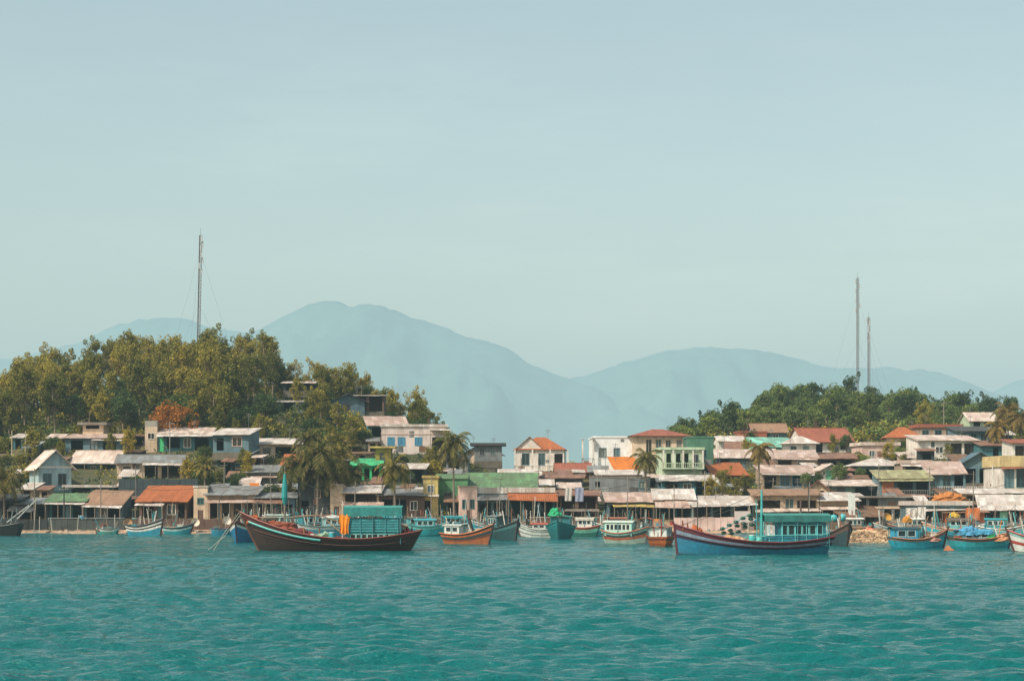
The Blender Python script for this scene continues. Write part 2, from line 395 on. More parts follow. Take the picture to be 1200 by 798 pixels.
def house(x0, x1, eave, base, label, roof='shed', rise=8, d=6, wall='cream', rm='pale', yaw=0, wins=(), over=.8, cat='house', name='house',
          Y=None, awn=(), balc=(), frame=None, pane='#26363a', door='brown', roofh=None, side=None, gable=None, trim=None):
    xc = (x0 + x1) / 2
    if Y is None: Y = solve(xc, base)
    s = Y / F; w = (x1 - x0) * s / max(.75, math.cos(R(yaw))); h = (base - eave) * s; rs = rise * s
    p = at(xc, base, Y)
    RECTS.append((x0, x1, eave - rise, base, Y)); FOOT.append((p.x - w / 2, p.x + w / 2, Y - .8, Y + d))
    root = thing(name, label, cat, p, R(yaw))
    hw = w / 2; wm = wmat(wall)
    # ---- walls
    frame = frame or random.choice(['white', 'white', 'teal', 'brown', 'grey', 'tan'])
    holes = []
    for t in wins:
        holes.append((-hw + t[1] * w, -hw + t[2] * w, t[3] * h, t[4] * h))
    mb = MB(); holed(mb, -hw, hw, -.02, h, 0, holes, .16)
    lift = rs if roof == 'shed' else 0                # height of the back wall above the eave
    bz = h + lift
    for sx in (-hw, hw):
        if roof == 'gable_x': mb.add([(sx, 0, -.02), (sx, d, -.02), (sx, d, h), (sx, d / 2, h + rs), (sx, 0, h)], [(0, 1, 2, 3, 4)])
        else: mb.add([(sx, 0, -.02), (sx, d, -.02), (sx, d, bz), (sx, 0, h)], [(0, 1, 2, 3)])
    mb.add([(-hw, d, -.02), (hw, d, -.02), (hw, d, bz), (-hw, d, bz)], [(0, 1, 2, 3)])
    if roof == 'gable_y':
        for y in (0, d): mb.add([(-hw, y, h), (hw, y, h), (0, y, h + rs)], [(0, 1, 2)])
    mb.add([(-hw, 0, .02), (hw, 0, .02), (hw, d, .02), (-hw, d, .02)], [(0, 1, 2, 3)])
    mb.build('wall', wm, root)
    MB().box(-hw - .06, hw + .06, -.06, d + .06, -1.3, -.02).build('foundation', wmat('#6b6558'), root)
    # ---- roof
    t = .1; o = over; mb = MB()
    if roof == 'flat':
        pz = max(rs, .15)
        mb.box(-hw - o, hw + o, -o, d + o * .3, h + .003, h + pz)
    elif roof == 'shed':
        sl = rs / d
        xa0, xb0 = -hw - o * .6, hw + o * .6; ns = max(2, int((xb0 - xa0) / 1.3)); sag = random.uniform(-.12, .05)
        for q in range(ns):
            xa, xb = xa0 + (xb0 - xa0) * q / ns, xa0 + (xb0 - xa0) * (q + 1) / ns
            ja, jb = sag * math.sin(math.pi * q / ns), sag * math.sin(math.pi * (q + 1) / ns); oo = o + random.uniform(-.16, .16); jz = random.uniform(0, .05)
            mb.slab([(xa, -oo, h - oo * sl + t + .01 + jz), (xb - .008, -oo, h - oo * sl + t + .01 + jz), (xb - .008, d + .2, h + rs + .2 * sl + t + .01 + jb * 0 + jz), (xa, d + .2, h + rs + .2 * sl + t + .01 + jz)], t)
    elif roof == 'gable_x':
        sl = rs / (d / 2); e = .01
        mb.slab([(-hw - o * .5, -o, h - o * sl + t + e), (hw + o * .5, -o, h - o * sl + t + e), (hw + o * .5, d / 2, h + rs + t + e), (-hw - o * .5, d / 2, h + rs + t + e)], t)
        mb.slab([(-hw - o * .5, d / 2 + .004, h + rs + t + e), (hw + o * .5, d / 2 + .004, h + rs + t + e), (hw + o * .5, d + o, h - o * sl + t + e), (-hw - o * .5, d + o, h - o * sl + t + e)], t)
        mb.box(-hw - o * .5, hw + o * .5, d / 2 - .12, d / 2 + .12, h + rs + t - .02, h + rs + t + .09)
    elif roof == 'gable_y':
        sl = rs / hw; e = .01
        mb.slab([(-hw - o, -o, h - o * sl + t + e), (0, -o, h + rs + t + e), (0, d + o, h + rs + t + e), (-hw - o, d + o, h - o * sl + t + e)][::1], t)
        mb.slab([(.004, -o, h + rs + t + e), (hw + o, -o, h - o * sl + t + e), (hw + o, d + o, h - o * sl + t + e), (.004, d + o, h + rs + t + e)], t)
        mb.box(-.12, .12, -o, d + o, h + rs + t - .02, h + rs + t + .08)
    elif roof == 'hip':
        q = min(hw * .8, d / 2); a = hw + o; zt = h + rs + t; ze = h + .02
        P = [(-a, -o, ze), (a, -o, ze), (a, d + o, ze), (-a, d + o, ze), (-hw + q, d / 2, zt), (hw - q, d / 2, zt)]
        mb.add(P, [(0, 1, 5, 4), (1, 2, 5), (2, 3, 4, 5), (3, 0, 4), (3, 2, 1, 0)])
    mb.build('roof', rmat(rm) if rm in ROOF else wmat(rm), root)
    if gable:                                          # a front gable standing on the eave: u0, u1, rise
        a, b = -hw + gable[0] * w, -hw + gable[1] * w; gr = gable[2] * s; c = (a + b) / 2; dd = d * .45
        g = MB().add([(a, -.05, h), (b, -.05, h), (c, -.05, h + gr), (a, dd, h), (b, dd, h), (c, dd, h + gr)], [(0, 1, 2), (3, 5, 4), (0, 3, 4, 1), (1, 4, 5, 2), (2, 5, 3, 0)]).build('gable', wm, root)
        k = gr / (c - a); o2 = .35
        r = MB().slab([(a - o2, -.4, h - o2 * k + .1), (c, -.4, h + gr + .1), (c, dd, h + gr + .1), (a - o2, dd, h - o2 * k + .1)], .09)
        r.slab([(c + .004, -.4, h + gr + .1), (b + o2, -.4, h - o2 * k + .1), (b + o2, dd, h - o2 * k + .1), (c + .004, dd, h + gr + .1)], .09)
        r.build('gable_roof', rmat(gable[3] if len(gable) > 3 else rm), root)
    if w > 3.5 and random.random() < .45:
        ax = random.uniform(-.4, .4) * w; az = h + (rs if roof != 'flat' else 0); ah = random.uniform(1.2, 2.6)
        am = MB().tube([(ax, d * .5, az - .6), (ax, d * .5, az + ah)], .035, 5); 
        for q in range(3): am.tube([(ax - .45, d * .5, az + ah - .12 - .22 * q), (ax + .45, d * .5, az + ah - .12 - .22 * q)], .022, 4)
        am.build('aerial', paint('#6d7070', .6), root)
    for q in range(0 if w < 4 else 1 if w < 8 else 2 + (w > 10)):
        pw, ph = random.uniform(.6, 1.6), random.uniform(.5, 1.3); pw = min(pw, w * .3)
        for _ in range(12):
            pa, pc = random.uniform(-hw + .1, hw - pw - .1), random.uniform(.1, max(.12, h - ph - .2))
            if all(pa + pw < b[0] - .15 or pa > b[1] + .15 or pc + ph < b[2] - .15 or pc > b[3] + .15 for b in holes):
                MB().box(pa, pa + pw, -.035 - .004 * q, -.003, pc, min(pc + ph, h - .05)).build('patch_panel', roof_mat(random.choice(['#8f9696', '#8a6d55', '#6f7d80', '#b7a99a', '#5c6a6c', '#94705c']), 'corr', .9), root); break
    # ---- openings
    for tt, hb in zip(wins, holes):
        a, b, c, e = hb; kind = tt[0]; fm = paint(WALL.get(tt[5] if len(tt) > 5 else frame, frame), .6)
        if kind in 'ws':
            f = MB(); k = .09
            f.box(a - k, b + k, -.05, .06, e, e + k); f.box(a - k, b + k, -.09, .06, c - k, c)
            f.box(a - k, a, -.05, .06, c, e); f.box(b, b + k, -.05, .06, c, e)
            if kind == 'w': f.box((a + b) / 2 - .035, (a + b) / 2 + .035, -.02, .06, c, e)
            fo = f.build('window', fm, root)
            if kind == 'w':
                MB().add([(a, .11, c), (b, .11, c), (b, .11, e), (a, .11, e)], [(0, 1, 2, 3)]).build('pane', glass_mat(random.choice([pane, pane, '#3d565c', '#5f7a80', '#8a8f88', '#1a2528'])), fo)
            else:
                sh = MB(); m_ = (a + b) / 2
                for u0, u1 in ((a, m_ - .02), (m_ + .02, b)):
                    sh.box(u0, u1, .0, .05, c, e)
                    nn = max(3, int((e - c) / .16))
                    for q in range(nn): sh.box(u0 + .05, u1 - .05, -.025, .001, c + (e - c) * (q + .25) / nn, c + (e - c) * (q + .7) / nn)
                sh.build('shutter', paint(WALL.get(tt[5], '#3f8f93') if len(tt) > 5 else '#3f8f93', .6), fo)
        elif kind == 'd':
            dm = MB().box(a, b, .08, .13, c, e)
            dm.box(a + .1, b - .1, .06, .081, c + .15, c + (e - c) * .45); dm.box(a + .1, b - .1, .06, .081, c + (e - c) * .52, e - .12)
            do = dm.build('door', paint(WALL.get(tt[5] if len(tt) > 5 else door, '#6f5546'), .6), root)
            MB().tube([(b - .12, .03, c + 1.0), (b - .12, .03, c + 1.15)], .025).build('handle', paint('#999999'), do)
    for aw in awn:                                     # u0, u1, v, out, drop, roof key
        u0, u1, v, out, drop, key = aw[:6]
        a, b = -hw + u0 * w, -hw + u1 * w; z = v * h
        ao = MB()
        n = max(2, int((b - a) / 1.2)); tw = random.uniform(-.06, .06)
        for q in range(n):
            xa, xb = a + (b - a) * q / n, a + (b - a) * (q + 1) / n
            j0 = random.uniform(-.03, .03)
            ao.slab([(xa, -out, z - drop + j0 + tw * q), (xb - .01, -out + random.uniform(-.08, .08), z - drop + j0 + tw * (q + 1)), (xb - .01, -.02, z), (xa, -.02, z)], .05)
        aoo = ao.build('awning', rmat(key), root)
        if len(aw) > 6:
            for q in range(aw[6]):
                x = a + .15 + (b - a - .3) * q / max(1, aw[6] - 1)
                MB().tube([(x, -out + .12, -1.2), (x, -out + .12, z - drop * .9)], .06, 6).build('post', bark_mat('#8b7f70'), root)
    for bc in balc:                                    # u0, u1, v, out
        u0, u1, v, out = bc[:4]; a, b = -hw + u0 * w, -hw + u1 * w; z = v * h
        bo = MB().box(a, b, -out, -.003, z - .18, z).build('balcony', wmat(bc[4] if len(bc) > 4 else 'white'), root)
        rl = MB().box(a, b, -out, -out + .07, z + .82, z + .9)
        n = max(3, int((b - a) / .35))
        for q in range(n + 1):
            x = a + (b - a - .06) * q / n; rl.box(x, x + .06, -out + .005, -out + .065, z, z + .82)
        rl.build('railing', paint(WALL.get(bc[5] if len(bc) > 5 else 'white'), .6), bo)
        if len(bc) > 6:
            for q in range(bc[6]):
                x = a + .2 + (b - a - .4) * q / max(1, bc[6] - 1)
                MB().box(x - .13, x + .13, -out + .08, -out + .34, z + .002, bc[7] * h).build('column', wmat('white'), root)
    if trim:
        MB().box(-hw - .08, hw + .08, -.09, .0, trim[0] * h, trim[1] * h).build('trim', wmat(trim[2]), root)
    return root, w, h, Y
def row(n, v0, v1, kind='w', m=.1, gap=.4, col=None):
    out = []
    cw = (1 - 2 * m) / n
    for i in range(n):
        a = m + cw * i
        t = (kind, a + cw * gap / 2, a + cw * (1 - gap / 2), v0, v1)
        out.append(t + ((col,) if col else ()))
    return out
H = house
# --- left hillside, back rows first
H(97, 121, 498, 514, 'small cream block with dark flat top high on the left hillside', roof='flat', rise=3, d=4, wall='cream', rm='concrete', wins=[('o', .15, .8, .72, .98)], Y=289)
H(76, 142, 513, 532, 'dark walled hillside house under a thin rusty lean-to roof', roof='shed', rise=5, d=5, wall='bluegrey', rm='pink', wins=[('o', .1, .32, .1, .85), ('w', .45, .58, .3, .8), ('o', .68, .92, .05, .85)], yaw=-4, awn=[(.5, 1.05, .97, 1.0, .3, 'white')])
H(170, 184, 500, 531, 'narrow cream tower house with a greyish upper storey beside the orange tree', roof='flat', rise=7, d=4, wall='cream', rm='#a8a49a', wins=[('w', .25, .75, .55, .75)], yaw=8, over=0)
H(186, 248, 508, 531, 'long teal house with two cream roofs and a green door on the hillside', roof='shed', rise=8, d=6, wall='teal', rm='pale', wins=[('d', .02, .1, .05, .8, 'brightgreen'), ('o', .16, .4, .25, .8), ('w', .48, .6, .3, .75), ('o', .68, .94, .1, .8)], yaw=3, awn=[(-.02, 1.03, 1.0, 1.6, .55, 'white')], over=.3)
H(249, 292, 509, 530, 'blue-grey two storey house with white lean-to roof and dark upper window', roof='shed', rise=8, d=6, wall='bluegrey', rm='white', wins=[('w', .55, .8, .35, .85, 'pink'), ('o', .1, .3, .1, .8)], yaw=-8, Y=275)
H(254, 295, 531, 547, 'low teal annex with a clean white canopy below the blue-grey house', roof='shed', rise=5, d=4.5, wall='teal', rm='white', wins=[('o', .08, .4, .05, .9), ('w', .55, .75, .3, .8)], yaw=-5)
H(303, 352, 520, 537, 'half hidden cream house with white flat roof behind the coconut palms', roof='shed', rise=7, d=6, wall='cream', rm='white', wins=[('o', .4, .9, .0, .8), ('w', .12, .28, .3, .7)], yaw=4)
H(325, 356, 471, 483, 'small shack with white flat roof high on the wooded slope', roof='shed', rise=3, d=5, wall='bluegrey', rm='white', wins=[('o', .1, .6, .0, .9), ('w', .7, .88, .3, .8)], yaw=-6)
H(389, 427, 470, 487, 'blue-grey gabled shack near the hilltop beside a flat canopy', roof='gable_y', rise=8, d=6, wall='#5a7480', rm='dark', wins=[('w', .35, .55, .3, .75)], yaw=14)
H(415, 450, 464, 482, 'open hilltop shelter with thin white flat canopy', roof='shed', rise=2, d=5, wall='brown', rm='white', wins=[('o', .06, .4, 0, .96), ('o', .5, .94, 0, .96)], Y=316)
H(332, 368, 449, 458, 'thin roofed hut among the trees below the hilltop pole', roof='shed', rise=3, d=4, wall='dark', rm='pale', wins=[('o', .1, .9, 0, .9)], Y=325)
H(432, 476, 498, 512, 'teal hut with a streaky pink tin roof above the pink building', roof='shed', rise=11, d=6, wall='teal', rm='pink', wins=[('o', .1, .5, 0, .8), ('w', .6, .8, .3, .8)], yaw=10, Y=292)
H(447, 523, 500, 532, 'pale pink building with three teal shuttered windows on the hill', roof='flat', rise=3, d=8, wall='#d9cbc5', rm='white', wins=[('s', .1, .2, .33, .6, 'blue'), ('s', .26, .36, .33, .6, 'blue'), ('s', .52, .62, .33, .6, 'blue'), ('o', .78, .98, .02, .62)], yaw=4, over=.25, awn=[(.74, 1.06, .92, 1.8, .25, 'white', 2)], trim=(.72, .74, 'pink'))
H(523, 548, 538, 556, 'plain grey house behind the middle palm with a dark lean-to', roof='shed', rise=5, d=5, wall='grey', rm='dark', wins=[('o', .1, .6, 0, .85), ('w', .7, .9, .3, .75)], yaw=-3)
H(545, 580, 531, 548, 'cream gabled cottage with dark roof left of the orange roofed villa', roof='gable_y', rise=10, d=7, wall='cream', rm='dark', wins=[('w', .4, .6, .35, .75)], yaw=-10)
H(556, 588, 522, 540, 'grey house with a dark flat roof on the ridge line', roof='flat', rise=3, d=6, wall='grey', rm='dark', wins=[('w', .2, .35, .4, .8), ('w', .6, .75, .4, .8)], Y=300)
# --- second tier, left
H(48, 81, 546, 579, 'white gabled house with two dark windows and a sunlit cream side wall', roof='gable_y', rise=18, d=6, wall='paleblue', rm='pale', wins=[('w', .14, .38, .32, .72, 'bluegrey'), ('w', .6, .84, .32, .72, 'bluegrey')], yaw=30, trim=(.93, .99, 'white'), balc=[(.0, 1.0, .1, .6, 'teal', 'teal')])  # white house; the blue of its shaded front is put into the wall colour
H(82, 137, 541, 564, 'long dark house under a broad pale pink roof behind the gabled house', roof='gable_x', rise=13, d=7, wall='bluegrey', rm='pale', wins=[('o', .06, .36, .1, .8), ('w', .45, .55, .3, .75), ('o', .65, .95, .05, .8)], yaw=-6, awn=[(.0, 1.08, 1.0, 1.4, .3, 'white', 4)], Y=275)
H(80, 131, 571, 584, 'low white terrace house with flat slab roof and bluish railing', roof='flat', rise=3, d=5, wall='teal', rm='white', wins=[('o', .08, .5, .0, .9), ('o', .58, .92, .0, .9)], Y=258)
H(138, 213, 541, 561, 'house with cream gable end and bright white front canopy on posts', roof='gable_x', rise=8, d=6, wall='cream', rm='grey', wins=[('o', .42, .62, .0, .8), ('o', .68, .96, .0, .8), ('w', .1, .2, .3, .7)], yaw=6, awn=[(.4, 1.0, 1.0, 1.8, .5, 'white', 4)])
H(290, 327, 553, 570, 'grey roofed house half hidden by shrubs above the sheds', roof='shed', rise=8, d=6, wall='grey', rm='grey', wins=[('o', .1, .45, .0, .8), ('w', .6, .8, .3, .75)], yaw=5, awn=[(.1, .95, .75, 1.2, .3, 'pink')])
H(331, 347, 545, 557, 'tiny hut with an orange tiled front beside the palms', roof='shed', rise=12, d=3, wall='orange', rm='tile', wins=[('o', .2, .7, 0, .8)], yaw=-6)
H(412, 447, 545, 563, 'bright green house with open columned porch', roof='shed', rise=8, d=6, wall='brightgreen', rm='brightgreen', wins=[('o', .1, .34, 0, .8), ('o', .42, .6, 0, .8), ('o', .68, .92, 0, .8)], yaw=3, over=.6)
H(440, 458, 525, 545, 'olive yellow wall house above the bright green porch', roof='flat', rise=2, d=4, wall='olive', rm='yellow', wins=[('w', .3, .6, .3, .7)], Y=272)
H(452, 497, 549, 568, 'long low house with dark openings below the pink building', roof='shed', rise=6, d=5, wall='dark', rm='white', wins=[('o', .05, .3, 0, .85), ('o', .36, .62, 0, .85), ('o', .7, .95, 0, .85)], yaw=-3)
# --- left waterfront
H(22, 56, 590, 609, 'dark tin shed with slanting props behind the black boat', roof='shed', rise=6, d=5, wall='dark', rm='grey', wins=[('o', .1, .55, 0, .8), ('o', .65, .92, 0, .8)], yaw=-5, awn=[(-.3, .6, .9, 1.6, .8, 'grey', 3)])
H(-22, 22, 586, 609, 'tin boat shed with black open bays under the big leaning palm', roof='shed', rise=6, d=5, wall='dark', rm='dark', wins=[('o', .1, .45, 0, .8), ('o', .55, .92, 0, .8)], yaw=3)
H(56, 99, 587, 608, 'waterfront house with green upper roof and bright white awning', roof='shed', rise=8, d=5, wall='teal', rm='green', wins=[('o', .12, .4, .0, .85), ('d', .48, .6, .0, .8, 'bluegrey'), ('o', .68, .92, .0, .85)], yaw=2, awn=[(-.02, 1.05, .98, 1.6, .35, 'white', 4)])
H(99, 143, 590, 609, 'waterfront house with tan tiled roof over a long pale canopy', roof='shed', rise=14, d=5, wall='bluegrey', rm='tan', wins=[('o', .05, .3, .0, .85), ('w', .4, .52, .3, .8), ('o', .62, .95, .0, .85)], yaw=-3, awn=[(.0, 1.06, .98, 1.7, .35, 'white', 4)])
H(163, 219, 586, 608, 'brown waterfront house with mossy orange tiled roof', roof='shed', rise=16, d=6, wall='brown', rm='tile', wins=[('o', .06, .3, .0, .85), ('d', .38, .48, .0, .8, 'teal'), ('w', .6, .76, .25, .75), ('o', .82, .96, .0, .8)], yaw=-4, awn=[(-.05, .56, .9, 1.5, .45, 'white', 3)])
H(227, 243, 571, 609, 'narrow cream walled house with stained front by the grey sheds', roof='flat', rise=2, d=5, wall='cream', rm='white', wins=[('w', .3, .7, .5, .66), ('d', .3, .7, .03, .3)], yaw=6, over=.1)
H(243, 300, 579, 609, 'row house with grey tin roof and lower pink awning on cream columns', roof='shed', rise=9, d=5, wall='tan', rm='grey', wins=[('o', .05, .25, .0, .65), ('o', .3, .48, .0, .65), ('o', .54, .72, .0, .65), ('o', .78, .95, 0, .65)], yaw=-2, awn=[(.0, 1.02, .8, 1.8, .5, 'pink', 5)])
H(300, 345, 583, 609, 'shed with rusty pink scalloped awning behind the dark wooden boat', roof='shed', rise=5, d=5, wall='bluegrey', rm='grey', wins=[('o', .05, .45, .0, .7), ('o', .55, .95, .0, .7)], yaw=4, awn=[(-.06, .72, .95, 2.0, .6, 'rust', 4)])
H(349, 386, 560, 606, 'tall dark block put in for the deep shade behind the coconut palms', roof='flat', rise=3, d=6, wall='dark', rm='dark', wins=[('o', .1, .35, .02, .42), ('w', .55, .7, .5, .7)], yaw=2, over=.1)  # added dark block, stands for the deep shade behind the palms
H(387, 402, 569, 606, 'cream corner house with blank sunlit wall behind the turquoise cabin', roof='flat', rise=2, d=6, wall='cream', rm='pale', wins=[('d', .3, .7, .02, .34)], yaw=10, over=.1)
H(402, 444, 577, 606, 'house with white upper fascia and dark shop opening behind the turquoise cabin', roof='shed', rise=8, d=6, wall='tan', rm='white', wins=[('o', .06, .94, .62, .93), ('o', .1, .45, 0, .4)], yaw=0, awn=[(-.02, 1.15, .62, 1.6, .45, 'pink', 4)])
H(444, 497, 580, 605, 'low brown sheds house with a patched grey roof beside the yellow house', roof='shed', rise=6, d=5, wall='brown', rm='grey', wins=[('o', .06, .3, 0, .8), ('o', .38, .6, 0, .8), ('w', .7, .84, .3, .7)], yaw=3)
H(496, 513, 560, 604, 'small yellow house with a dark shop opening under its ledge', roof='flat', rise=3, d=6, wall='yellow', rm='yellow', wins=[('o', .08, .5, .04, .4), ('w', .3, .7, .62, .8)], yaw=0, over=.2, awn=[(-.1, 1.1, .56, .9, .2, 'white')])
H(510, 548, 561, 604, 'green warehouse with a tall dusty green front wall behind the middle palm', roof='gable_x', rise=5, d=8, wall='green', rm='green', wins=[('w', .28, .5, .3, .62), ('o', .62, .95, .02, .3)], yaw=0, over=.2, Y=246)
H(545, 626, 573, 590, 'long hall under a wide plain green sloping roof', roof='shed', rise=19, d=9, wall='green', rm='green', wins=[('w', .3, .4, .3, .7), ('w', .6, .7, .3, .7)], Y=249, yaw=-3)
H(539, 559, 571, 608, 'pink two storey house with two small teal windows', roof='flat', rise=2, d=5, wall='pink', rm='pink', wins=[('w', .16, .36, .34, .6, 'teal'), ('w', .62, .82, .34, .6, 'teal'), ('d', .4, .58, 0, .28)], yaw=5, over=.08, Y=238)
H(560, 594, 578, 608, 'waterfront shop with white sign fascia and grey lean-to', roof='flat', rise=7, d=5, wall='bluegrey', rm='white', wins=[('o', .06, .45, .0, .62), ('o', .55, .94, .0, .62)], yaw=-2, over=.1, awn=[(-.02, 1.05, .95, 1.9, .8, 'grey', 4)])
H(596, 650, 577, 608, 'waterfront shop with white fascia over an orange tiled awning', roof='flat', rise=6, d=5, wall='teal', rm='white', wins=[('o', .04, .28, .0, .7), ('o', .34, .62, .0, .7), ('o', .7, .96, .0, .7)], yaw=2, over=.1, awn=[(-.03, 1.06, .97, 2.0, .95, 'tile', 5)])
# --- middle
H(604, 661, 527, 557, 'white villa with orange tiled roof and pointed front gable', roof='hip', rise=15, d=9, wall='white', rm='tile', wins=[('w', .14, .28, .42, .85, 'bluegrey'), ('w', .48, .6, .42, .85, 'bluegrey'), ('o', .8, .97, .1, .85)], gable=(.0, .58, 15), balc=[(-.02, 1.1, .2, 1.5, 'white', 'concrete', 4, 1.0)], over=.5, yaw=-4)
H(586, 632, 556, 566, 'low building with long plain white roof below the villa', roof='shed', rise=6, d=5, wall='grey', rm='white', wins=[('o', .1, .5, 0, .9), ('o', .6, .9, 0, .9)], Y=266)
H(636, 682, 560, 578, 'open fronted grey house right below the villa balcony', roof='shed', rise=4, d=5, wall='grey', rm='rust', wins=[('o', .06, .4, 0, .85), ('o', .5, .8, 0, .85)], yaw=-5)
H(652, 692, 552, 566, 'low brick-red roofed house between the villa and the white block', roof='gable_x', rise=9, d=7, wall='brown', rm='redtile', wins=[('w', .3, .42, .3, .7), ('w', .6, .72, .3, .7)], Y=282)
H(696, 743, 513, 557, 'large white two storey block with two small windows', roof='flat', rise=2, d=11, wall='clean', rm='clean', wins=[('w', .14, .3, .5, .72, 'bluegrey'), ('w', .5, .64, .5, .72, 'bluegrey'), ('w', .14, .3, .08, .22, 'bluegrey')], over=.12, yaw=2, balc=[(-.32, .0, .32, 1.2, 'white', 'bluegrey', 2, .96)], awn=[(-.34, .0, 1.0, 1.5, .05, 'white')])
H(742, 806, 511, 552, 'cream columned upper house under a broad red hipped roof', roof='hip', rise=9, d=12, wall='cream', rm='redtile', wins=[('w', .24, .33, .5, .9, 'tan'), ('w', .42, .51, .5, .9, 'tan'), ('w', .6, .68, .52, .88, 'tan'), ('w', .8, .88, .52, .88, 'tan')], over=.9, Y=292)
H(721, 750, 551, 563, 'lean-to annex with bright orange tiled roof against the white block', roof='shed', rise=15, d=4, wall='white', rm='brightorange', wins=[('w', .3, .5, .25, .75)], Y=263, yaw=12, over=.4)
H(700, 753, 556, 571, 'pale porch roof over a grey yard wall below the white block', roof='shed', rise=5, d=4, wall='grey', rm='white', wins=[('o', .1, .3, .0, .6)], Y=257)
H(776, 823, 527, 556, 'pale green house with white columns and a balustraded balcony', roof='flat', rise=3, d=8, wall='palegreen', rm='palegreen', wins=[('o', .1, .22, .28, .85), ('o', .34, .46, .28, .85), ('o', .54, .66, .28, .85), ('w', .76, .9, .35, .8)], balc=[(-.02, 1.02, .26, 1.3, 'palegreen', 'palegreen', 5, .97)], yaw=3, over=.4, Y=274)
H(806, 836, 513, 553, 'plain dark green block beside the columned balcony house', roof='flat', rise=2, d=8, wall='#4a7663', rm='#4a7663', wins=[('w', .55, .72, .45, .65)], yaw=0, over=.1, Y=282)
H(776, 836, 563, 582, 'teal house under a wide cream front canopy', roof='shed', rise=6, d=5, wall='teal', rm='white', wins=[('o', .06, .3, 0, .9), ('w', .42, .56, .3, .8), ('o', .66, .95, 0, .9)], yaw=-3, over=.8, Y=256)
H(692, 762, 560, 581, 'long blank grey concrete wall house with small barred opening', roof='flat', rise=2, d=4, wall='grey', rm='concrete', wins=[('o', .08, .16, .5, .8), ('w', .82, .92, .45, .8)], Y=252, over=.05)
H(656, 700, 580, 608, 'dark waterfront shack draped with pale sheets', roof='shed', rise=5, d=4, wall='brown', rm='rust', wins=[('o', .05, .4, .4, .9), ('o', .5, .95, .4, .9), ('o', .1, .9, 0, .3)], yaw=-4, awn=[(-.05, 1.05, .42, 1.2, .2, 'concrete', 4)])
H(712, 766, 587, 609, 'stall with faded pink tarpaulin roof and a yellow lower awning', roof='shed', rise=9, d=4, wall='bluegrey', rm='pink', wins=[('o', .05, .46, .0, .75), ('o', .52, .96, .0, .75)], awn=[(.1, 1.0, .86, 1.7, .4, 'yellow', 4)], yaw=3)
H(768, 812, 584, 609, 'stall with sagging pink tarpaulin canopy beside the blue boat bow', roof='shed', rise=10, d=4, wall='teal', rm='white', wins=[('o', .05, .5, .0, .7), ('o', .56, .96, .0, .7)], awn=[(-.02, 1.05, .98, 2.2, 1.2, 'pink', 4)], yaw=-2)
H(811, 884, 591, 612, 'long open boat shed under two bands of white roofing', roof='shed', rise=9, d=6, wall='bluegrey', rm='white', wins=[('o', .03, .3, .0, .9), ('o', .34, .62, .0, .9), ('o', .67, .97, .0, .9)], yaw=1, awn=[(-.02, .9, 1.0, 1.3, .3, 'white', 5)])
# --- right slope
H(836, 874, 556, 568, 'house with broad mottled orange tiled roof behind the balcony house', roof='shed', rise=14, d=7, wall='brown', rm='tile', wins=[('o', .2, .5, 0, .8), ('w', .65, .8, .3, .7)], yaw=4)
H(840, 884, 536, 550, 'blue-grey house with pale patched roof above the mottled orange one', roof='shed', rise=10, d=7, wall='bluegrey', rm='pale', wins=[('o', .1, .35, 0, .85), ('w', .5, .64, .3, .7), ('w', .76, .9, .3, .7)], yaw=-6)
H(842, 872, 516, 532, 'little white roofed house at the foot of the far wood', roof='gable_x', rise=5, d=5, wall='white', rm='white', wins=[('w', .2, .4, .3, .7), ('w', .6, .8, .3, .7)], yaw=5)
H(866, 899, 507, 526, 'bare red brick house wall below the wooded hill', roof='flat', rise=2, d=5, wall='brick', rm='redtile', wins=[('w', .2, .36, .3, .7), ('w', .6, .76, .3, .7)], yaw=5, over=.1)
H(882, 922, 505, 520, 'tan roofed hut at the wood edge with grey gable', roof='gable_x', rise=9, d=6, wall='bluegrey', rm='tan', wins=[('o', .1, .45, 0, .8), ('w', .6, .75, .3, .7)], Y=340)
H(887, 938, 524, 540, 'house with big plain mint green sloping roof', roof='shed', rise=12, d=7, wall='mint', rm='mint', wins=[('w', .2, .34, .3, .75), ('w', .6, .74, .3, .75)], yaw=10, over=.3)
H(920, 956, 520, 534, 'white house with a pale hipped roof beside the red tiled one', roof='hip', rise=9, d=6, wall='white', rm='white', wins=[('w', .2, .36, .3, .75), ('w', .6, .76, .3, .75)], yaw=-4, Y=305)
H(940, 1000, 516, 530, 'house with long plain red tiled roof and white gable end', roof='gable_x', rise=15, d=9, wall='white', rm='redtile', wins=[('o', .1, .4, 0, .8), ('w', .5, .62, .3, .75), ('w', .76, .88, .3, .75)], yaw=9, Y=322)
H(908, 957, 536, 552, 'tan roofed house with white canopy under the pale hipped house', roof='shed', rise=9, d=6, wall='pink', rm='pink', wins=[('o', .08, .4, 0, .8), ('w', .55, .72, .3, .75)], yaw=-3, awn=[(-.02, 1.0, 1.0, 1.3, .25, 'pale')], Y=287)
H(893, 957, 554, 573, 'house with blue shop front and long pinkish grey roof', roof='shed', rise=9, d=6, wall='tan', rm='pink', wins=[('w', .34, .5, .2, .85, 'blue'), ('w', .56, .72, .2, .85, 'blue'), ('w', .78, .94, .2, .85, 'blue'), ('o', .04, .26, 0, .8)], yaw=2, awn=[(-.03, 1.02, 1.0, 1.2, .25, 'white')])
H(958, 1002, 537, 548, 'low shack with a dark sagging roof above the shrubs', roof='shed', rise=6, d=5, wall='brown', rm='rust', wins=[('o', .1, .5, 0, .8), ('o', .6, .9, 0, .8)], yaw=-5)
H(964, 982, 549, 566, 'small white kiosk house with a turquoise framed window', roof='gable_y', rise=5, d=4, wall='white', rm='pale', wins=[('s', .25, .75, .2, .85, 'mint')], yaw=6, Y=270)
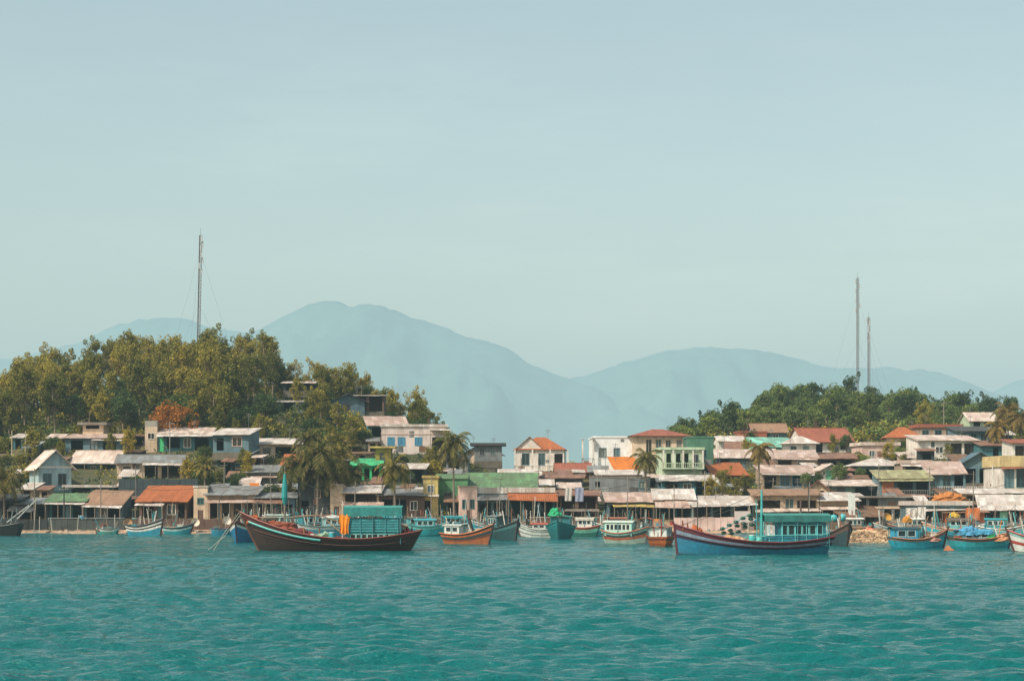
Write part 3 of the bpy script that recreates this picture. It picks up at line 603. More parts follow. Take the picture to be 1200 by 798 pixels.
H(945, 972, 574, 590, 'small cream house with brown gable and orange steps', roof='gable_y', rise=10, d=5, wall='cream', rm='redtile', wins=[('o', .3, .75, .3, .95), ('w', .1, .22, .3, .7)], yaw=-10, Y=255)
H(970, 1034, 569, 584, 'grey-green corrugated shed with curved white porch roof', roof='shed', rise=6, d=6, wall='#6c8578', rm='pale', wins=[('o', .5, .95, 0, .9)], yaw=-3, Y=258)
H(1010, 1053, 522, 540, 'cream walled house with blank streaked front below the orange roof', roof='flat', rise=4, d=7, wall='pink', rm='pale', wins=[('w', .2, .34, .3, .65), ('o', .72, .97, 0, .7)], yaw=5, over=.35)
H(1040, 1078, 513, 528, 'house with weathered orange hipped roof at the edge of the wood', roof='hip', rise=13, d=8, wall='cream', rm='tile', wins=[('w', .2, .34, .3, .7), ('w', .6, .74, .3, .7)], yaw=-8, Y=318)
H(1004, 1062, 546, 562, 'house with wide white peaked canopy and dark veranda', roof='hip', rise=9, d=7, wall='bluegrey', rm='white', wins=[('o', .06, .4, 0, .8), ('w', .5, .62, .3, .75), ('o', .7, .95, 0, .8)], yaw=3, over=.8, Y=278)
H(1030, 1090, 560, 582, 'house with yellow-green awning, an orange wall panel and an upstairs rail', roof='shed', rise=9, d=6, wall='bluegrey', rm='olive', wins=[('s', .08, .28, .1, .85, 'orange'), ('o', .36, .66, .05, .85), ('o', .72, .95, .05, .85)], yaw=-3, awn=[(-.02, 1.02, 1.0, 1.6, .5, 'olive')], balc=[(-.05, 1.05, .05, 1.2, 'concrete', 'concrete')], Y=256)
H(1058, 1090, 543, 557, 'narrow tan house with a brown strip roof and white fascia', roof='flat', rise=4, d=6, wall='tan', rm='pale', wins=[('o', .1, .5, 0, .85), ('w', .6, .84, .3, .75)], Y=270, over=.3, awn=[(-.1, 1.1, .96, 1.2, .3, 'white')])
H(1075, 1146, 516, 538, 'large off-white house with blank left wall and open dark right bay', roof='shed', rise=7, d=7, wall='white', rm='pale', wins=[('o', .55, .74, .0, .85), ('o', .78, .97, .0, .85), ('w', .3, .42, .35, .65)], yaw=4, over=.7)
H(1076, 1126, 501, 515, 'brick and white house with tan flat terrace behind the off-white one', roof='flat', rise=4, d=6, wall='tan', rm='redtile', wins=[('w', .1, .24, .3, .75), ('w', .4, .54, .3, .75), ('o', .66, .94, 0, .8)], Y=322, over=.4)
H(1120, 1160, 505, 521, 'dark blue walled house under the green trimmed top house', roof='shed', rise=6, d=6, wall='bluegrey', rm='dark', wins=[('w', .15, .3, .3, .8), ('w', .45, .6, .3, .8), ('w', .74, .88, .3, .8)], Y=312)
H(1136, 1168, 492, 504, 'topmost house with pale tiled roof and green eaves trim', roof='gable_x', rise=9, d=7, wall='palegreen', rm='pale', wins=[('o', .15, .4, 0, .85), ('w', .55, .75, .3, .75)], Y=332, trim=(.85, .97, 'brightgreen'))
H(1150, 1184, 522, 538, 'row house with dark teal shutters under the feathery palms', roof='shed', rise=6, d=6, wall='teal', rm='rust', wins=[('s', .12, .3, .15, .85, 'teal'), ('o', .4, .6, 0, .85), ('s', .7, .88, .15, .85, 'teal')], Y=300)
H(1186, 1222, 519, 540, 'house with red awning at the edge behind the yellow villa', roof='shed', rise=5, d=6, wall='white', rm='redtile', wins=[('o', .1, .4, 0, .85), ('w', .5, .62, .3, .75)], Y=290, over=.8)
H(1088, 1131, 555, 577, 'house with broad grey-pink sloping roof and a white parapet balcony', roof='shed', rise=14, d=6, wall='bluegrey', rm='pink', wins=[('w', .1, .3, .15, .9, 'teal'), ('w', .4, .6, .15, .9, 'teal'), ('o', .7, .94, .0, .9)], yaw=-5, balc=[(-.02, 1.5, .03, 1.0, 'white', 'white')], Y=261, over=.6)
H(1122, 1176, 546, 566, 'house with dark blue gabled roof and cluttered open front', roof='gable_y', rise=16, d=8, wall='bluegrey', rm='blue', wins=[('o', .06, .4, 0, .85), ('o', .48, .7, 0, .85), ('d', .78, .9, 0, .8, 'mint')], yaw=-6, Y=270)
H(1173, 1224, 547, 577, 'pale yellow villa with white columns, yellow fascia and brown tiled eave', roof='flat', rise=13, d=8, wall='white', rm='#d2bd8a', wins=[('w', .08, .28, .22, .9, 'teal'), ('w', .36, .56, .22, .9, 'teal'), ('w', .64, .84, .22, .9, 'teal')], yaw=4, awn=[(-.03, 1.05, 1.0, .9, .35, 'redtile')], Y=262, over=.25)
# --- right waterfront
H(960, 1004, 586, 611, 'waterfront shop with bright white roof band and tall white side panel', roof='shed', rise=8, d=5, wall='tan', rm='white', wins=[('o', .03, .4, .1, .75), ('o', .46, .8, .1, .75)], yaw=2, awn=[(-.02, .95, .72, 2.0, .5, 'pale', 4)])
H(884, 960, 580, 611, 'cluttered waterfront house with brown timber front behind the blue cabin', roof='shed', rise=6, d=5, wall='tan', rm='tan', wins=[('w', .48, .6, .5, .85), ('o', .06, .4, .2, .8), ('o', .66, .95, .2, .8)], yaw=-2, awn=[(.0, 1.0, .5, 2.0, .5, 'pale', 4)])
H(985, 1036, 604, 617, 'lean-to shelter with sloping brown plank roof above the rubble', roof='shed', rise=11, d=5, wall='dark', rm='plank', wins=[('o', .06, .46, 0, .9), ('o', .54, .94, 0, .9)], yaw=12, Y=233.5)
H(1005, 1062, 583, 610, 'dark two storey waterfront house with cream ledge and open arcade', roof='flat', rise=2, d=5, wall='grey', rm='concrete', wins=[('o', .04, .18, .62, .95), ('o', .24, .42, .62, .95), ('o', .55, .7, .0, .5), ('o', .76, .95, .0, .5), ('o', .1, .45, 0, .5)], Y=238.5, trim=(.52, .62, 'cream'))
H(1060, 1136, 592, 612, 'long waterfront arcade with white railed terrace roof', roof='flat', rise=5, d=5, wall='bluegrey', rm='white', wins=[('o', .03, .2, .0, .85), ('o', .26, .44, .0, .85), ('o', .5, .7, .0, .85), ('o', .76, .96, .0, .85)], yaw=0, over=.4, awn=[(.1, 1.02, .8, 2.2, .35, 'white', 4)])
H(1108, 1154, 600, 613, 'boat shed with flat tan plank canopy and orange back wall', roof='shed', rise=4, d=4, wall='orange', rm='tan', wins=[('o', .05, .3, 0, .9), ('o', .38, .62, 0, .9)], Y=234.5, over=.9)
H(1152, 1208, 596, 613, 'boat shed under one big slanting white roof with coloured doors', roof='shed', rise=15, d=6, wall='dark', rm='white', wins=[('o', .04, .3, 0, .92), ('d', .36, .52, 0, .8, 'mint'), ('o', .58, .78, 0, .92), ('d', .82, .96, 0, .8, 'orange')], yaw=-12, over=.9)
H(1128, 1172, 578, 592, 'low cream terrace house behind the slanting white roof', roof='shed', rise=5, d=4, wall='cream', rm='white', wins=[('o', .1, .4, 0, .8), ('w', .55, .75, .3, .8)], Y=248)

# --- small lean-tos wedged into the gaps
ql = random.Random(77); done = 0; tries = 0
KIND = [('pale', 'pale pink', 'brown'), ('grey', 'dull grey', 'bluegrey'), ('rust', 'rusty brown', 'dark'), ('white', 'whitish', 'teal'), ('plank', 'brown plank', 'dark')]
while done < 125 and tries < 30000:
    tries += 1
    px = ql.uniform(20, 1195); Y = ql.choice([ql.uniform(239, 262), ql.uniform(250, 300), ql.uniform(240, 320)])
    if 290 < px < 540 and Y > 285: continue
    if px < 290 and Y > 290: continue
    if 540 < px < 700 and Y > 275: continue
    wd = ql.uniform(8, 30) if done < 50 else ql.uniform(7, 18); z = ground_px(px, Y); base = HY - (z - HC) / Y * F; hh = ql.uniform(10, 17); d = ql.uniform(2.5, 4)
    X = (px - 600) / F * Y; hw = wd / 2 * Y / F + .3
    if any(X - hw < b and X + hw > a and Y - .9 < y1 and Y + d + .3 > y0 for a, b, y0, y1 in FOOT): continue
    k, word, wl_ = KIND[done % 5]
    n = 2 if wd > 18 else 1
    house(px - wd / 2, px + wd / 2, base - hh, base, 'small low lean-to with a %s roof wedged between larger village houses' % word, roof='shed', rise=ql.uniform(2, 7), d=d, wall=ql.choice([wl_, 'dark', 'tan']), rm=k, yaw=ql.uniform(-9, 9),
          wins=row(n, 0, .82, 'o', .08, .3), Y=Y, cat='lean-to', name='lean_to', over=.7)[0]['group'] = 'small %s roofed lean-tos between the houses' % word
    done += 1
print('lean-tos', done)

# ------------------------------------------------------------------ walls and fences
def wall_thing(x0, x1, top, base, label, key, t=.4, Y=None, cat='wall', name='retaining_wall', caps=None):
    Y = Y or solve((x0 + x1) / 2, base); p = at((x0 + x1) / 2, base, Y); w = (x1 - x0) * Y / F; h = (base - top) * Y / F
    r = thing(name, label, cat, p); n = max(4, int(w / .9)); mb = MB()
    for i in range(n):
        a, b = -w / 2 + w * i / n, -w / 2 + w * (i + 1) / n
        mb.box(a, b - .03, random.uniform(-.05, .05), t, -1.5, h + random.uniform(-.08, .05))
    mb.build('wall_panel', wmat(key), r)
    if caps: MB().box(-w / 2, w / 2, -.12, t + .1, h + .06, h + .18).build('coping', wmat(caps), r)
    RECTS.append((x0, x1, top, base, Y))
wall_thing(22, 56, 609, 620, 'dark stone sea wall under the tin shed', 'dark', Y=231)
wall_thing(57, 146, 608, 620, 'long dark rounded sea wall in front of the white awnings', '#4a5250', Y=231, caps='grey')
wall_thing(139, 232, 561, 577, 'tall dark retaining wall behind the orange roofed house', '#3c4a4e', Y=251)
wall_thing(148, 300, 608, 621, 'low stone quay below the orange roofed house', 'brown', Y=231.5)
wall_thing(300, 620, 609, 620, 'long dark quay wall behind the moored boats in the middle', '#4d4a45', Y=231.5)
wall_thing(620, 735, 607, 620, 'stained brown quay below the draped shack', '#6a5548', Y=231.5, caps='tan')
wall_thing(790, 884, 606, 620, 'whitewashed pink quay wall behind the blue boat', '#d8bdb6', Y=231)
wall_thing(884, 1000, 611, 621, 'rough brown quay below the timber fronted house', '#6d5a4b', Y=231)
wall_thing(1036, 1215, 612, 621, 'grey concrete quay behind the two light blue boats', 'grey', Y=230.5)
wall_thing(-40, 22, 607, 620, 'black mossy sea wall at the palm foot', 'dark', Y=231)

# ------------------------------------------------------------------ vegetation
GOLD = leaf_mat('gold', (.21, .195, .04), (.38, .325, .065), (.55, .45, .12))
OLIVE = leaf_mat('olive', (.11, .13, .03), (.23, .23, .055), (.36, .32, .09))
DEEP = leaf_mat('deep', (.045, .085, .04), (.1, .155, .06), (.19, .23, .085))
SPRUCE = leaf_mat('mid', (.09, .15, .055), (.19, .27, .085), (.34, .37, .13))
FLAME = leaf_mat('flame', (.32, .12, .03), (.44, .19, .055), (.2, .13, .04))
PALM = leaf_mat('palm', (.06, .075, .025), (.15, .14, .045), (.32, .24, .1), .2)
DRY = leaf_mat('drypalm', (.18, .12, .045), (.3, .2, .075), (.12, .12, .04), .2)
def leafset(mb, c, rad, n, size, rng, flat=.75):
    for _ in range(n):
        while True:
            d = Vector((rng.uniform(-1, 1), rng.uniform(-1, 1), rng.uniform(-1, 1)))
            if .05 < d.length < 1: break
        d = d.normalized() * (d.length ** .5)
        p = Vector(c) + Vector((d.x * rad, d.y * rad, d.z * rad * flat))
        a = Vector((rng.gauss(0, 1), rng.gauss(0, 1), rng.gauss(0, .6))).normalized(); b = a.cross(Vector((rng.gauss(0, 1), rng.gauss(0, 1), rng.gauss(0, 1)))).normalized()
        s = size * rng.uniform(.55, 1.3)
        mb.add([p - a * s - b * s * .35, p + a * s * .2 - b * s * .5, p + a * s + b * s * .1, p - a * s * .1 + b * s * .5], [(0, 1, 2, 3)])
def make_tree(label, mat, h, w, seed, style, group, cat='tree', name='tree', bark='#8d7c68'):
    rng = random.Random(seed); root = thing(name, label, cat, (0, 0, -400), group=group)
    tr = MB(); cr = MB()
    lean = Vector((rng.uniform(-.08, .08), rng.uniform(-.08, .08), 0))
    if style == 'tall':
        top = h * .93; pts = [Vector((0, 0, -.8))]
        for i in range(1, 7): pts.append(Vector((0, 0, top * i / 6)) + lean * top * i / 6 + Vector((rng.uniform(-.12, .12), rng.uniform(-.12, .12), 0)))
        tr.tube(pts, [.2 * h / 10, .17 * h / 10, .14 * h / 10, .11 * h / 10, .08, .05, .02], 6)
        nb = 30; kk = rng.uniform(.75, 1.2)
        for i in range(nb):
            z = h * (.26 + .7 * (i + rng.random()) / nb); t = z / h
            L = w * (.42 if t > .85 else .9 if t > .5 else .7) * rng.uniform(.35, 1.1) * .5 * kk
            a = rng.uniform(0, 6.28); st = Vector((0, 0, z * .9)) + lean * z
            e = st + Vector((math.cos(a) * L, math.sin(a) * L, L * rng.uniform(.5, 1.5)))
            tr.tube([st, (st + e) / 2 + Vector((0, 0, -.05 * L)), e], [.06, .045, .015], 4, cap=False)
            leafset(cr, e, w * rng.uniform(.08, .17), 80, .21, rng, 1.25)
            leafset(cr, (st + e * 2) / 3 + Vector((rng.gauss(0, .3), rng.gauss(0, .3), .2)), w * rng.uniform(.07, .14), 46, .2, rng, 1.2)
        for i in range(4): leafset(cr, Vector((rng.gauss(0, .4), rng.gauss(0, .4), h * rng.uniform(.9, 1.02))) + lean * h, w * rng.uniform(.07, .13), 45, .18, rng, 1.5)
    elif style == 'round':
        th = h * .4; tr.tube([(0, 0, -.8), (.05, 0, th * .5), lean * th + Vector((0, 0, th))], [.03 * h, .024 * h, .018 * h], 7)
        for i in range(34):
            a = rng.uniform(0, 6.28); u = rng.random(); el = math.asin(rng.uniform(-.35, 1))
            d = Vector((math.cos(a) * math.cos(el), math.sin(a) * math.cos(el), math.sin(el)))
            c = Vector((0, 0, h * .56)) + Vector((d.x * w * .38, d.y * w * .38, d.z * h * .34)) * rng.uniform(.6, 1.2)
            st = lean * th + Vector((0, 0, th * .85))
            tr.tube([st, (st + c) / 2 + Vector((0, 0, .1)), c], [.012 * h, .008 * h, .003 * h], 4, cap=False)
            leafset(cr, c, w * rng.uniform(.08, .2), 105, .21, rng, .85)
    else:                                              # bush
        for i in range(9):
            a = rng.uniform(0, 6.28); r = w * .34 * rng.random()
            c = Vector((math.cos(a) * r, math.sin(a) * r, h * rng.uniform(.25, .75)))
            tr.tube([(c.x * .2, c.y * .2, -.5), c * .6, c], [.05, .035, .012], 4, cap=False)
            leafset(cr, c, w * rng.uniform(.17, .27), 90, .17, rng, .75)
    tr.build('trunk' if style != 'bush' else 'stem', bark_mat(bark), root)
    cr.build('crown', mat, root)
    return root
def make_palm(label, h, seed, mat, group, frond=3.2, nf=20, lean=.1):
    rng = random.Random(seed); root = thing('coconut_palm', label, 'palm tree', (0, 0, -400), group=group)
    dx, dy = rng.uniform(-1, 1) * lean * h, rng.uniform(-.5, .5) * lean * h
    pts = [(dx * (t ** 1.6), dy * (t ** 1.6), -.8 + (h + .8) * t) for t in [i / 8 for i in range(9)]]
    tr = MB(); tr.tube(pts, [.24] + [.17 - .008 * i for i in range(8)], 8)
    tr.build('trunk', bark_mat('#7d7164'), root)
    cr = MB(); top = Vector(pts[-1])
    for i in range(nf):
        a = 2.399 * i + rng.uniform(-.25, .25); el = 1.25 - 1.75 * (i / nf) + rng.uniform(-.15, .15); L = frond * rng.uniform(.8, 1.12)
        p = top.copy(); d = Vector((math.cos(a) * math.cos(el), math.sin(a) * math.cos(el), math.sin(el))); ps = [p.copy()]; n = 12
        for k in range(n):
            d = (d + Vector((0, 0, -.13 - .02 * k))).normalized(); p = p + d * L / n; ps.append(p.copy())
        cr.tube(ps[::3] if (len(ps) - 1) % 3 == 0 else ps, [.05, .04, .03, .02, .008][:len(ps[::3])], 4, cap=False)
        for k in range(1, n + 1):
            dd = (ps[k] - ps[k-1]).normalized(); sd = dd.cross(Vector((0, 0, 1)))
            sd = sd.normalized() if sd.length > .05 else Vector((1, 0, 0))
            ll = .85 * math.sin(math.pi * (.12 + .83 * k / n)) * rng.uniform(.8, 1.1) * frond / 3.2
            for sg in (-1, 1):
                for q in (0, .5):
                    o = ps[k-1] + (ps[k] - ps[k-1]) * q
                    e = o + (sd * sg * .75 + dd * .45 + Vector((0, 0, -.4 - .3 * rng.random()))).normalized() * ll
                    wv = dd * .075
                    cr.add([o - wv, o + wv, e + wv * .4, e - wv * .4], [(0, 1, 2, 3)])
    cr.build('crown', mat, root)
    for k in range(5):
        a = k * 1.3; MB().lump(top.x + .2 * math.cos(a), top.y + .2 * math.sin(a), top.z - .35, .13, .13, .16, k, 8, 4).build('coconut', paint('#6b5a2a', .7), root)
    return root
LW = 'trees of the wood on the left hill'; RW = 'trees of the wood on the far right hill'
protos = {}
def proto(key, *a, **k): protos[key] = [make_tree(*a[:4], seed, *a[4:], **k) for seed in range(101, 105)] 
LBL = {'gold': 'tall golden olive tree with pale trunk in the left hilltop wood', 'olive': 'tall dull green tree in the left hilltop wood', 'deep': 'dark green round crowned tree on the left hill',
       'rmid': 'mid green tree in the wood on the far right hill', 'rdeep': 'dark green tree in the wood on the far right hill',
       'shrub': 'small green shrub growing between the houses', 'gshrub': 'yellowish shrub growing between the houses'}
proto('gold', LBL['gold'], GOLD, 11.5, 5.6, 'tall', LW)
proto('olive', LBL['olive'], OLIVE, 11.0, 5.4, 'tall', LW)
proto('deep', LBL['deep'], DEEP, 7.5, 6.5, 'round', LW)
proto('rmid', LBL['rmid'], SPRUCE, 9.0, 6.0, 'round', RW, name='leafy_tree')
proto('rdeep', LBL['rdeep'], DEEP, 9.0, 5.4, 'tall', RW, name='leafy_tree')
proto('shrub', LBL['shrub'], OLIVE, 2.4, 3.0, 'bush', 'green shrubs between the houses', cat='shrub', name='shrub')
proto('gshrub', LBL['gshrub'], GOLD, 2.4, 3.0, 'bush', 'yellowish shrubs between the houses', cat='shrub', name='shrub')
usedp = set()
rt = random.Random(11)
def plant(key, X, Y, sc=1.0, label=None, group=None, dz=0, zs=1.0):
    i = rt.randrange(len(protos[key])); p = protos[key][i]; loc = (X, Y, ground(X, Y) - .2 + dz); rz = rt.uniform(0, 6.28); s = (sc, sc, sc * zs)
    if (key, i) not in usedp:
        usedp.add((key, i)); p.location = loc; p.rotation_euler = (0, 0, rz); p.scale = s
        if label: p['label'] = label
        if group: p['group'] = group
        return p
    return dup(p, loc, rz, s, label or LBL[key], group)
def hides(px, py_top, py_base, half, Y):
    for x0, x1, t, b, hy in RECTS:
        if Y < hy + 12 and px + half > x0 and px - half < x1 and py_base > t + 1 and py_top < b and Y > hy - 45:
            if Y < hy + .5 or abs(Y - hy) < 9: return True
    return False
placed = []
def scatter(n, pxr, Yr, keyf, gap, scf, seed, hpx):
    rs = random.Random(seed); k = tries = 0
    while k < n and tries < n * 60:
        tries += 1
        px = rs.uniform(*pxr); Y = rs.uniform(*Yr); X = (px - 600) / F * Y
        if any((X - a) ** 2 + (Y - b) ** 2 < gap * gap for a, b in placed): continue
        z = ground(X, Y); key = keyf(px, Y, rs)
        if key is None: continue
        sc = scf(px, Y, rs); py = HY - (z - HC) / Y * F; hh = hpx(key) * sc / Y * F
        if hides(px, py - hh, py, hh * .22, Y): continue
        placed.append((X, Y)); plant(key, X, Y, sc, zs=rs.uniform(.9, 1.12)); k += 1
    return k
hp = lambda k: 11 if k in ('gold', 'olive') else 8 if k == 'deep' else 9 if k[0] == 'r' else 2.4
def kl(px, Y, rs):
    r = rs.random()
    if px > 330: return 'deep' if r < .45 else 'olive' if r < .75 else 'gold'
    if Y < 308: return 'deep' if r < .5 else 'gold' if r < .75 else 'olive'
    return 'gold' if r < .66 else 'olive' if r < .92 else 'deep'
na = scatter(150, (-60, 322), (292, 362), kl, 3.3, lambda p, y, r: r.uniform(.72, 1.05), 1, hp)
nb = scatter(58, (318, 432), (296, 345), kl, 3.0, lambda p, y, r: r.uniform(.5, .8), 2, hp)
nc = scatter(28, (430, 522), (298, 336), kl, 2.8, lambda p, y, r: r.uniform(.5, .78), 3, hp)
nd = scatter(160, (792, 1190), (352, 440), lambda p, y, r: 'rmid' if r.random() < .75 else 'rdeep', 3.6, lambda p, y, r: r.uniform(.55, 1.0), 4, hp)
ne = scatter(60, (0, 520), (255, 300), lambda p, y, r: 'shrub' if r.random() < .6 else 'gshrub', 2.6, lambda p, y, r: r.uniform(.7, 1.5), 5, hp)
nf = scatter(70, (640, 1200), (245, 350), lambda p, y, r: 'shrub' if r.random() < .75 else 'gshrub', 2.6, lambda p, y, r: r.uniform(.6, 1.4), 6, hp)
print('trees', na, nb, nc, nd, ne, nf)
def undergrowth(label, mats, n, pxr, Yr, hr, keep, seed, per=26, size=.2):
    rg = np.random.default_rng(seed); cs = []
    while len(cs) < n:
        px = rg.uniform(*pxr); Y = rg.uniform(*Yr); X = (px - 600) / F * Y
        if any(a - .5 < X < b + .5 and y0 - .8 < Y < y1 + .5 for a, b, y0, y1 in FOOT): n -= .34; continue
        if rg.random() > keep(px, Y): n -= .05; continue
        h = rg.uniform(*hr) * (.6 + .8 * (mnoise.noise(Vector((X * .15, Y * .15, seed))) * .5 + .5)); cs.append((X, Y, ground(X, Y), h))
    cs = np.array(cs); m = len(cs)
    d = rg.normal(size=(m, per, 3)); d /= np.linalg.norm(d, axis=2, keepdims=True); d *= rg.random((m, per, 1)) ** .4
    h = cs[:, None, 3:4]; p = cs[:, None, :3] + d * np.concatenate([h * .75, h * .75, h * .55], 2) + np.concatenate([h * 0, h * 0, h * .45], 2)
    a = rg.normal(size=(m, per, 3)); a /= np.linalg.norm(a, axis=2, keepdims=True); c = rg.normal(size=(m, per, 3)); b = np.cross(a, c); b /= np.linalg.norm(b, axis=2, keepdims=True)
    s = size * rg.uniform(.6, 1.4, (m, per, 1)) * (.7 + .3 * h)
    v = np.stack([p - a * s - b * s * .4, p + a * s * .2 - b * s * .55, p + a * s, p - a * s * .1 + b * s * .55], 2).reshape(-1, 3)
    q = np.arange(len(v)).reshape(-1, 4)
    me = bpy.data.meshes.new('undergrowth'); me.vertices.add(len(v)); me.vertices.foreach_set('co', v.ravel()); me.loops.add(q.size); me.loops.foreach_set('vertex_index', q.ravel().astype(np.int32))
    me.polygons.add(len(q)); me.polygons.foreach_set('loop_start', np.arange(0, q.size, 4, dtype=np.int32))
    for k in mats: me.materials.append(k)
    me.polygons.foreach_set('material_index', np.repeat(rg.integers(0, len(mats), m), per).astype(np.int32)); me.update(calc_edges=True)
    o = bpy.data.objects.new('undergrowth', me); C.objects.link(o); tag(o, label, 'undergrowth', kind='stuff')
undergrowth('dense green and golden scrub under the trees of the left hill', [OLIVE, DEEP, GOLD, DEEP], 1500, (-80, 525), (286, 362), (1.0, 2.4), lambda p, y: 1, 5, 30, .24)
undergrowth('dense green scrub under the trees of the far right hill', [SPRUCE, DEEP, SPRUCE, OLIVE, GOLD], 2000, (785, 1180), (338, 438), (1.6, 3.6), lambda p, y: 1, 6, 30, .26)
undergrowth('low weeds and scrub growing in the gaps between the houses', [OLIVE, DEEP, GOLD, DEEP], 2600, (-60, 1230), (239, 340), (.6, 1.7), lambda p, y: 1 if p < 560 else .6 if p > 800 else .35, 7, 24, .18)
rs = random.Random(91)
for side, (pa, pb), (ya, yb), keys in (('left', (10, 520), (252, 296), ('deep', 'gold', 'olive')), ('right', (800, 1195), (250, 335), ('rmid', 'rdeep', 'gold'))):
    k = 0
    while k < 20:
        px = rs.uniform(pa, pb); Y = rs.uniform(ya, yb); X = (px - 600) / F * Y
        if any(a - 1.1 < X < b + 1.1 and y0 - .9 < Y < y1 + 1 for a, b, y0, y1 in FOOT): continue
        key = rs.choice(keys); plant(key, X, Y, rs.uniform(.28, .46) * (1.25 if key in ('deep', 'rmid') else 1), 'small %s tree standing in a gap between the hillside houses' % {'deep': 'dark green', 'gold': 'golden', 'olive': 'dull green', 'rmid': 'fresh green', 'rdeep': 'slim dark'}[key], 'small trees between the houses, ' + key); k += 1
# individually placed trees: key, px, base py, scale, label, Y
for key, px, py, sc, lab, Y in [
    ('deep', 218, 500, .75, 'dark round tree beside the orange flowering tree', 292),
    ('gold', 150, 536, .55, 'small golden tree beside the cream gable end', 277),
    ('deep', 238, 566, .62, 'dense dark tree between the white canopies on the slope', 258),
    ('gold', 220, 562, .5, 'yellow topped tree left of the dense dark tree', 260),
    ('deep', 270, 566, .5, 'low dark tree below the white canopied annex', 257),
    ('gold', 38, 560, .6, 'golden bush tree left of the white gabled house', 275),
    ('deep', 425, 520, .55, 'spreading dark tree left of the pink building', 286),
    ('gold', 412, 526, .55, 'golden slope tree between the palms and the pink building', 284),
    ('gold', 395, 505, .5, 'brownish tree under the hilltop shacks', 298),
    ('deep', 365, 510, .6, 'dark rounded tree just above the palms', 292),
    ('gold', 350, 476, .6, 'golden tree in front of the thin roofed hilltop hut', 317),
    ('deep', 372, 478, .6, 'dark tree right of the small white roofed shack', 313),
    ('olive', 395, 462, .55, 'slim tree behind the blue-grey gabled shack', 325),
    ('deep', 160, 566, .5, 'rounded dark shrub tree in front of the cream gable end', 256),
    ('gold', 290, 548, .5, 'golden tree right of the white canopied annex', 265),
    ('deep', 320, 572, .5, 'dark tree over the sheds near the palm clump', 248),
    ('gold', 130, 540, .45, 'yellow green tree between the dark walled house and the cream gable', 279),
    ('deep', 64, 536, .5, 'dark tree behind the white gabled house', 283),
    ('gold', 335, 578, .5, 'yellowish tree under the left palm of the clump', 247),
    ('deep', 480, 570, .45, 'dark tree below the pink building by the middle palm', 262),
    ('olive', 255, 504, .55, 'slender tree behind the blue-grey two storey house', 292),
    ('gold', 305, 512, .5, 'bushy golden tree above the half hidden cream house', 289),
    ('rmid', 985, 556, .55, 'dark leafy tree above the curved white porch roof', 268),
    ('rdeep', 960, 562, .42, 'narrow tree right of the blue shop front', 265),
    ('rmid', 1008, 558, .4, 'small tree left of the wide white canopy', 272),
    ('gold', 860, 582, .42, 'brown hedge-like tree under the mottled orange roof', 250),
    ('gold', 845, 580, .5, 'tallest of the brown hedge-like trees under the mottled orange roof', 252),
    ('olive', 875, 580, .42, 'greenish hedge-like tree left of the dry palm', 252),
    ('rmid', 1015, 548, .5, 'round green tree above the cream streaked house canopy', 284),
    ('gold', 830, 582, .42, 'brown hedge-like tree by the cream canopy', 250),
    ('gold', 640, 590, .35, 'yellow bush tree over the orange tiled awning', 246),
    ('rmid', 805, 512, .8, 'big green tree behind the green block', 330),
    ('gold', 1112, 540, .4, 'yellow shrub tree in front of the off-white house', 292),
    ('gold', 1085, 506, .7, 'dry brown tree behind the brick and white house', 340)]:
    plant(key, (px - 600) / F * Y, Y, sc, lab)
fl = make_tree('flat topped tree with orange flowers above the long teal house', FLAME, 5.5, 8.5, 55, 'round', None)
fl.location = at(206, 497, 291); fl.location.z = ground(fl.location.x, 291) + .1; fl.scale = (1.1, 1, 1.2)
def palm(px, top, base, seed, lab, Y=None, mat=PALM, fr=3.2, nf=22, lean=.08, group=None):
    Y = Y or solve(px, base); h = (base - top) * Y / F
    p = make_palm(lab, h, seed, mat, group, fr, nf, lean); p.location = at(px, base, Y)
palm(532, 522, 604, 3, 'tall coconut palm in front of the green warehouse', 236, fr=4.3, nf=28, lean=.03)
palm(372, 532, 604, 5, 'coconut palm standing against the tall dark shade block', 238.5, fr=5.0, nf=28, lean=.05)
palm(352, 545, 604, 8, 'left palm of the clump by the dark shade block', 240, fr=5.0, nf=26, lean=.05)
palm(398, 538, 600, 9, 'right palm of the clump beside the cream corner house', 246, fr=5.0, nf=28, lean=.06)
palm(362, 515, 590, 19, 'tallest palm behind the clump by the dark shade block', 252, fr=4.6, nf=26, lean=.04)
palm(463, 548, 606, 14, 'shorter palm behind the stern of the dark wooden boat', 238, fr=4.0, nf=24, lean=.04)
palm(5, 560, 606, 21, 'large palm with drooping fronds at the far left shore', 236, fr=5.0, nf=30, lean=.05)
palm(757, 537, 585, 25, 'palm in front of the large white block', 249, fr=3.6, nf=24, lean=.04)
palm(889, 526, 578, 27, 'dry brown palm below the mint roofed house', 255, DRY, 3.4, 22, .05)
palm(1182, 484, 530, 31, 'tall feathery palm right of the topmost house', 306, DRY, 4.2, 28, .04)
palm(1168, 502, 532, 33, 'shorter feathery palm beside the teal shuttered row house', 303, DRY, 3.8, 24, .04)
palm(1197, 490, 532, 35, 'feathery palm at the far right edge of the village', 302, DRY, 4.0, 26, .04)
palm(382, 552, 602, 47, 'low palm between the taller ones by the dark shade block', 240.5, fr=4.6, nf=24, lean=.04)
palm(410, 556, 598, 48, 'palm leaning over the white fascia house', 247, fr=4.2, nf=24, lean=.06)
palm(240, 548, 575, 41, 'low palm among the dark trees between the canopies', 255, fr=2.6, nf=18, lean=.04)

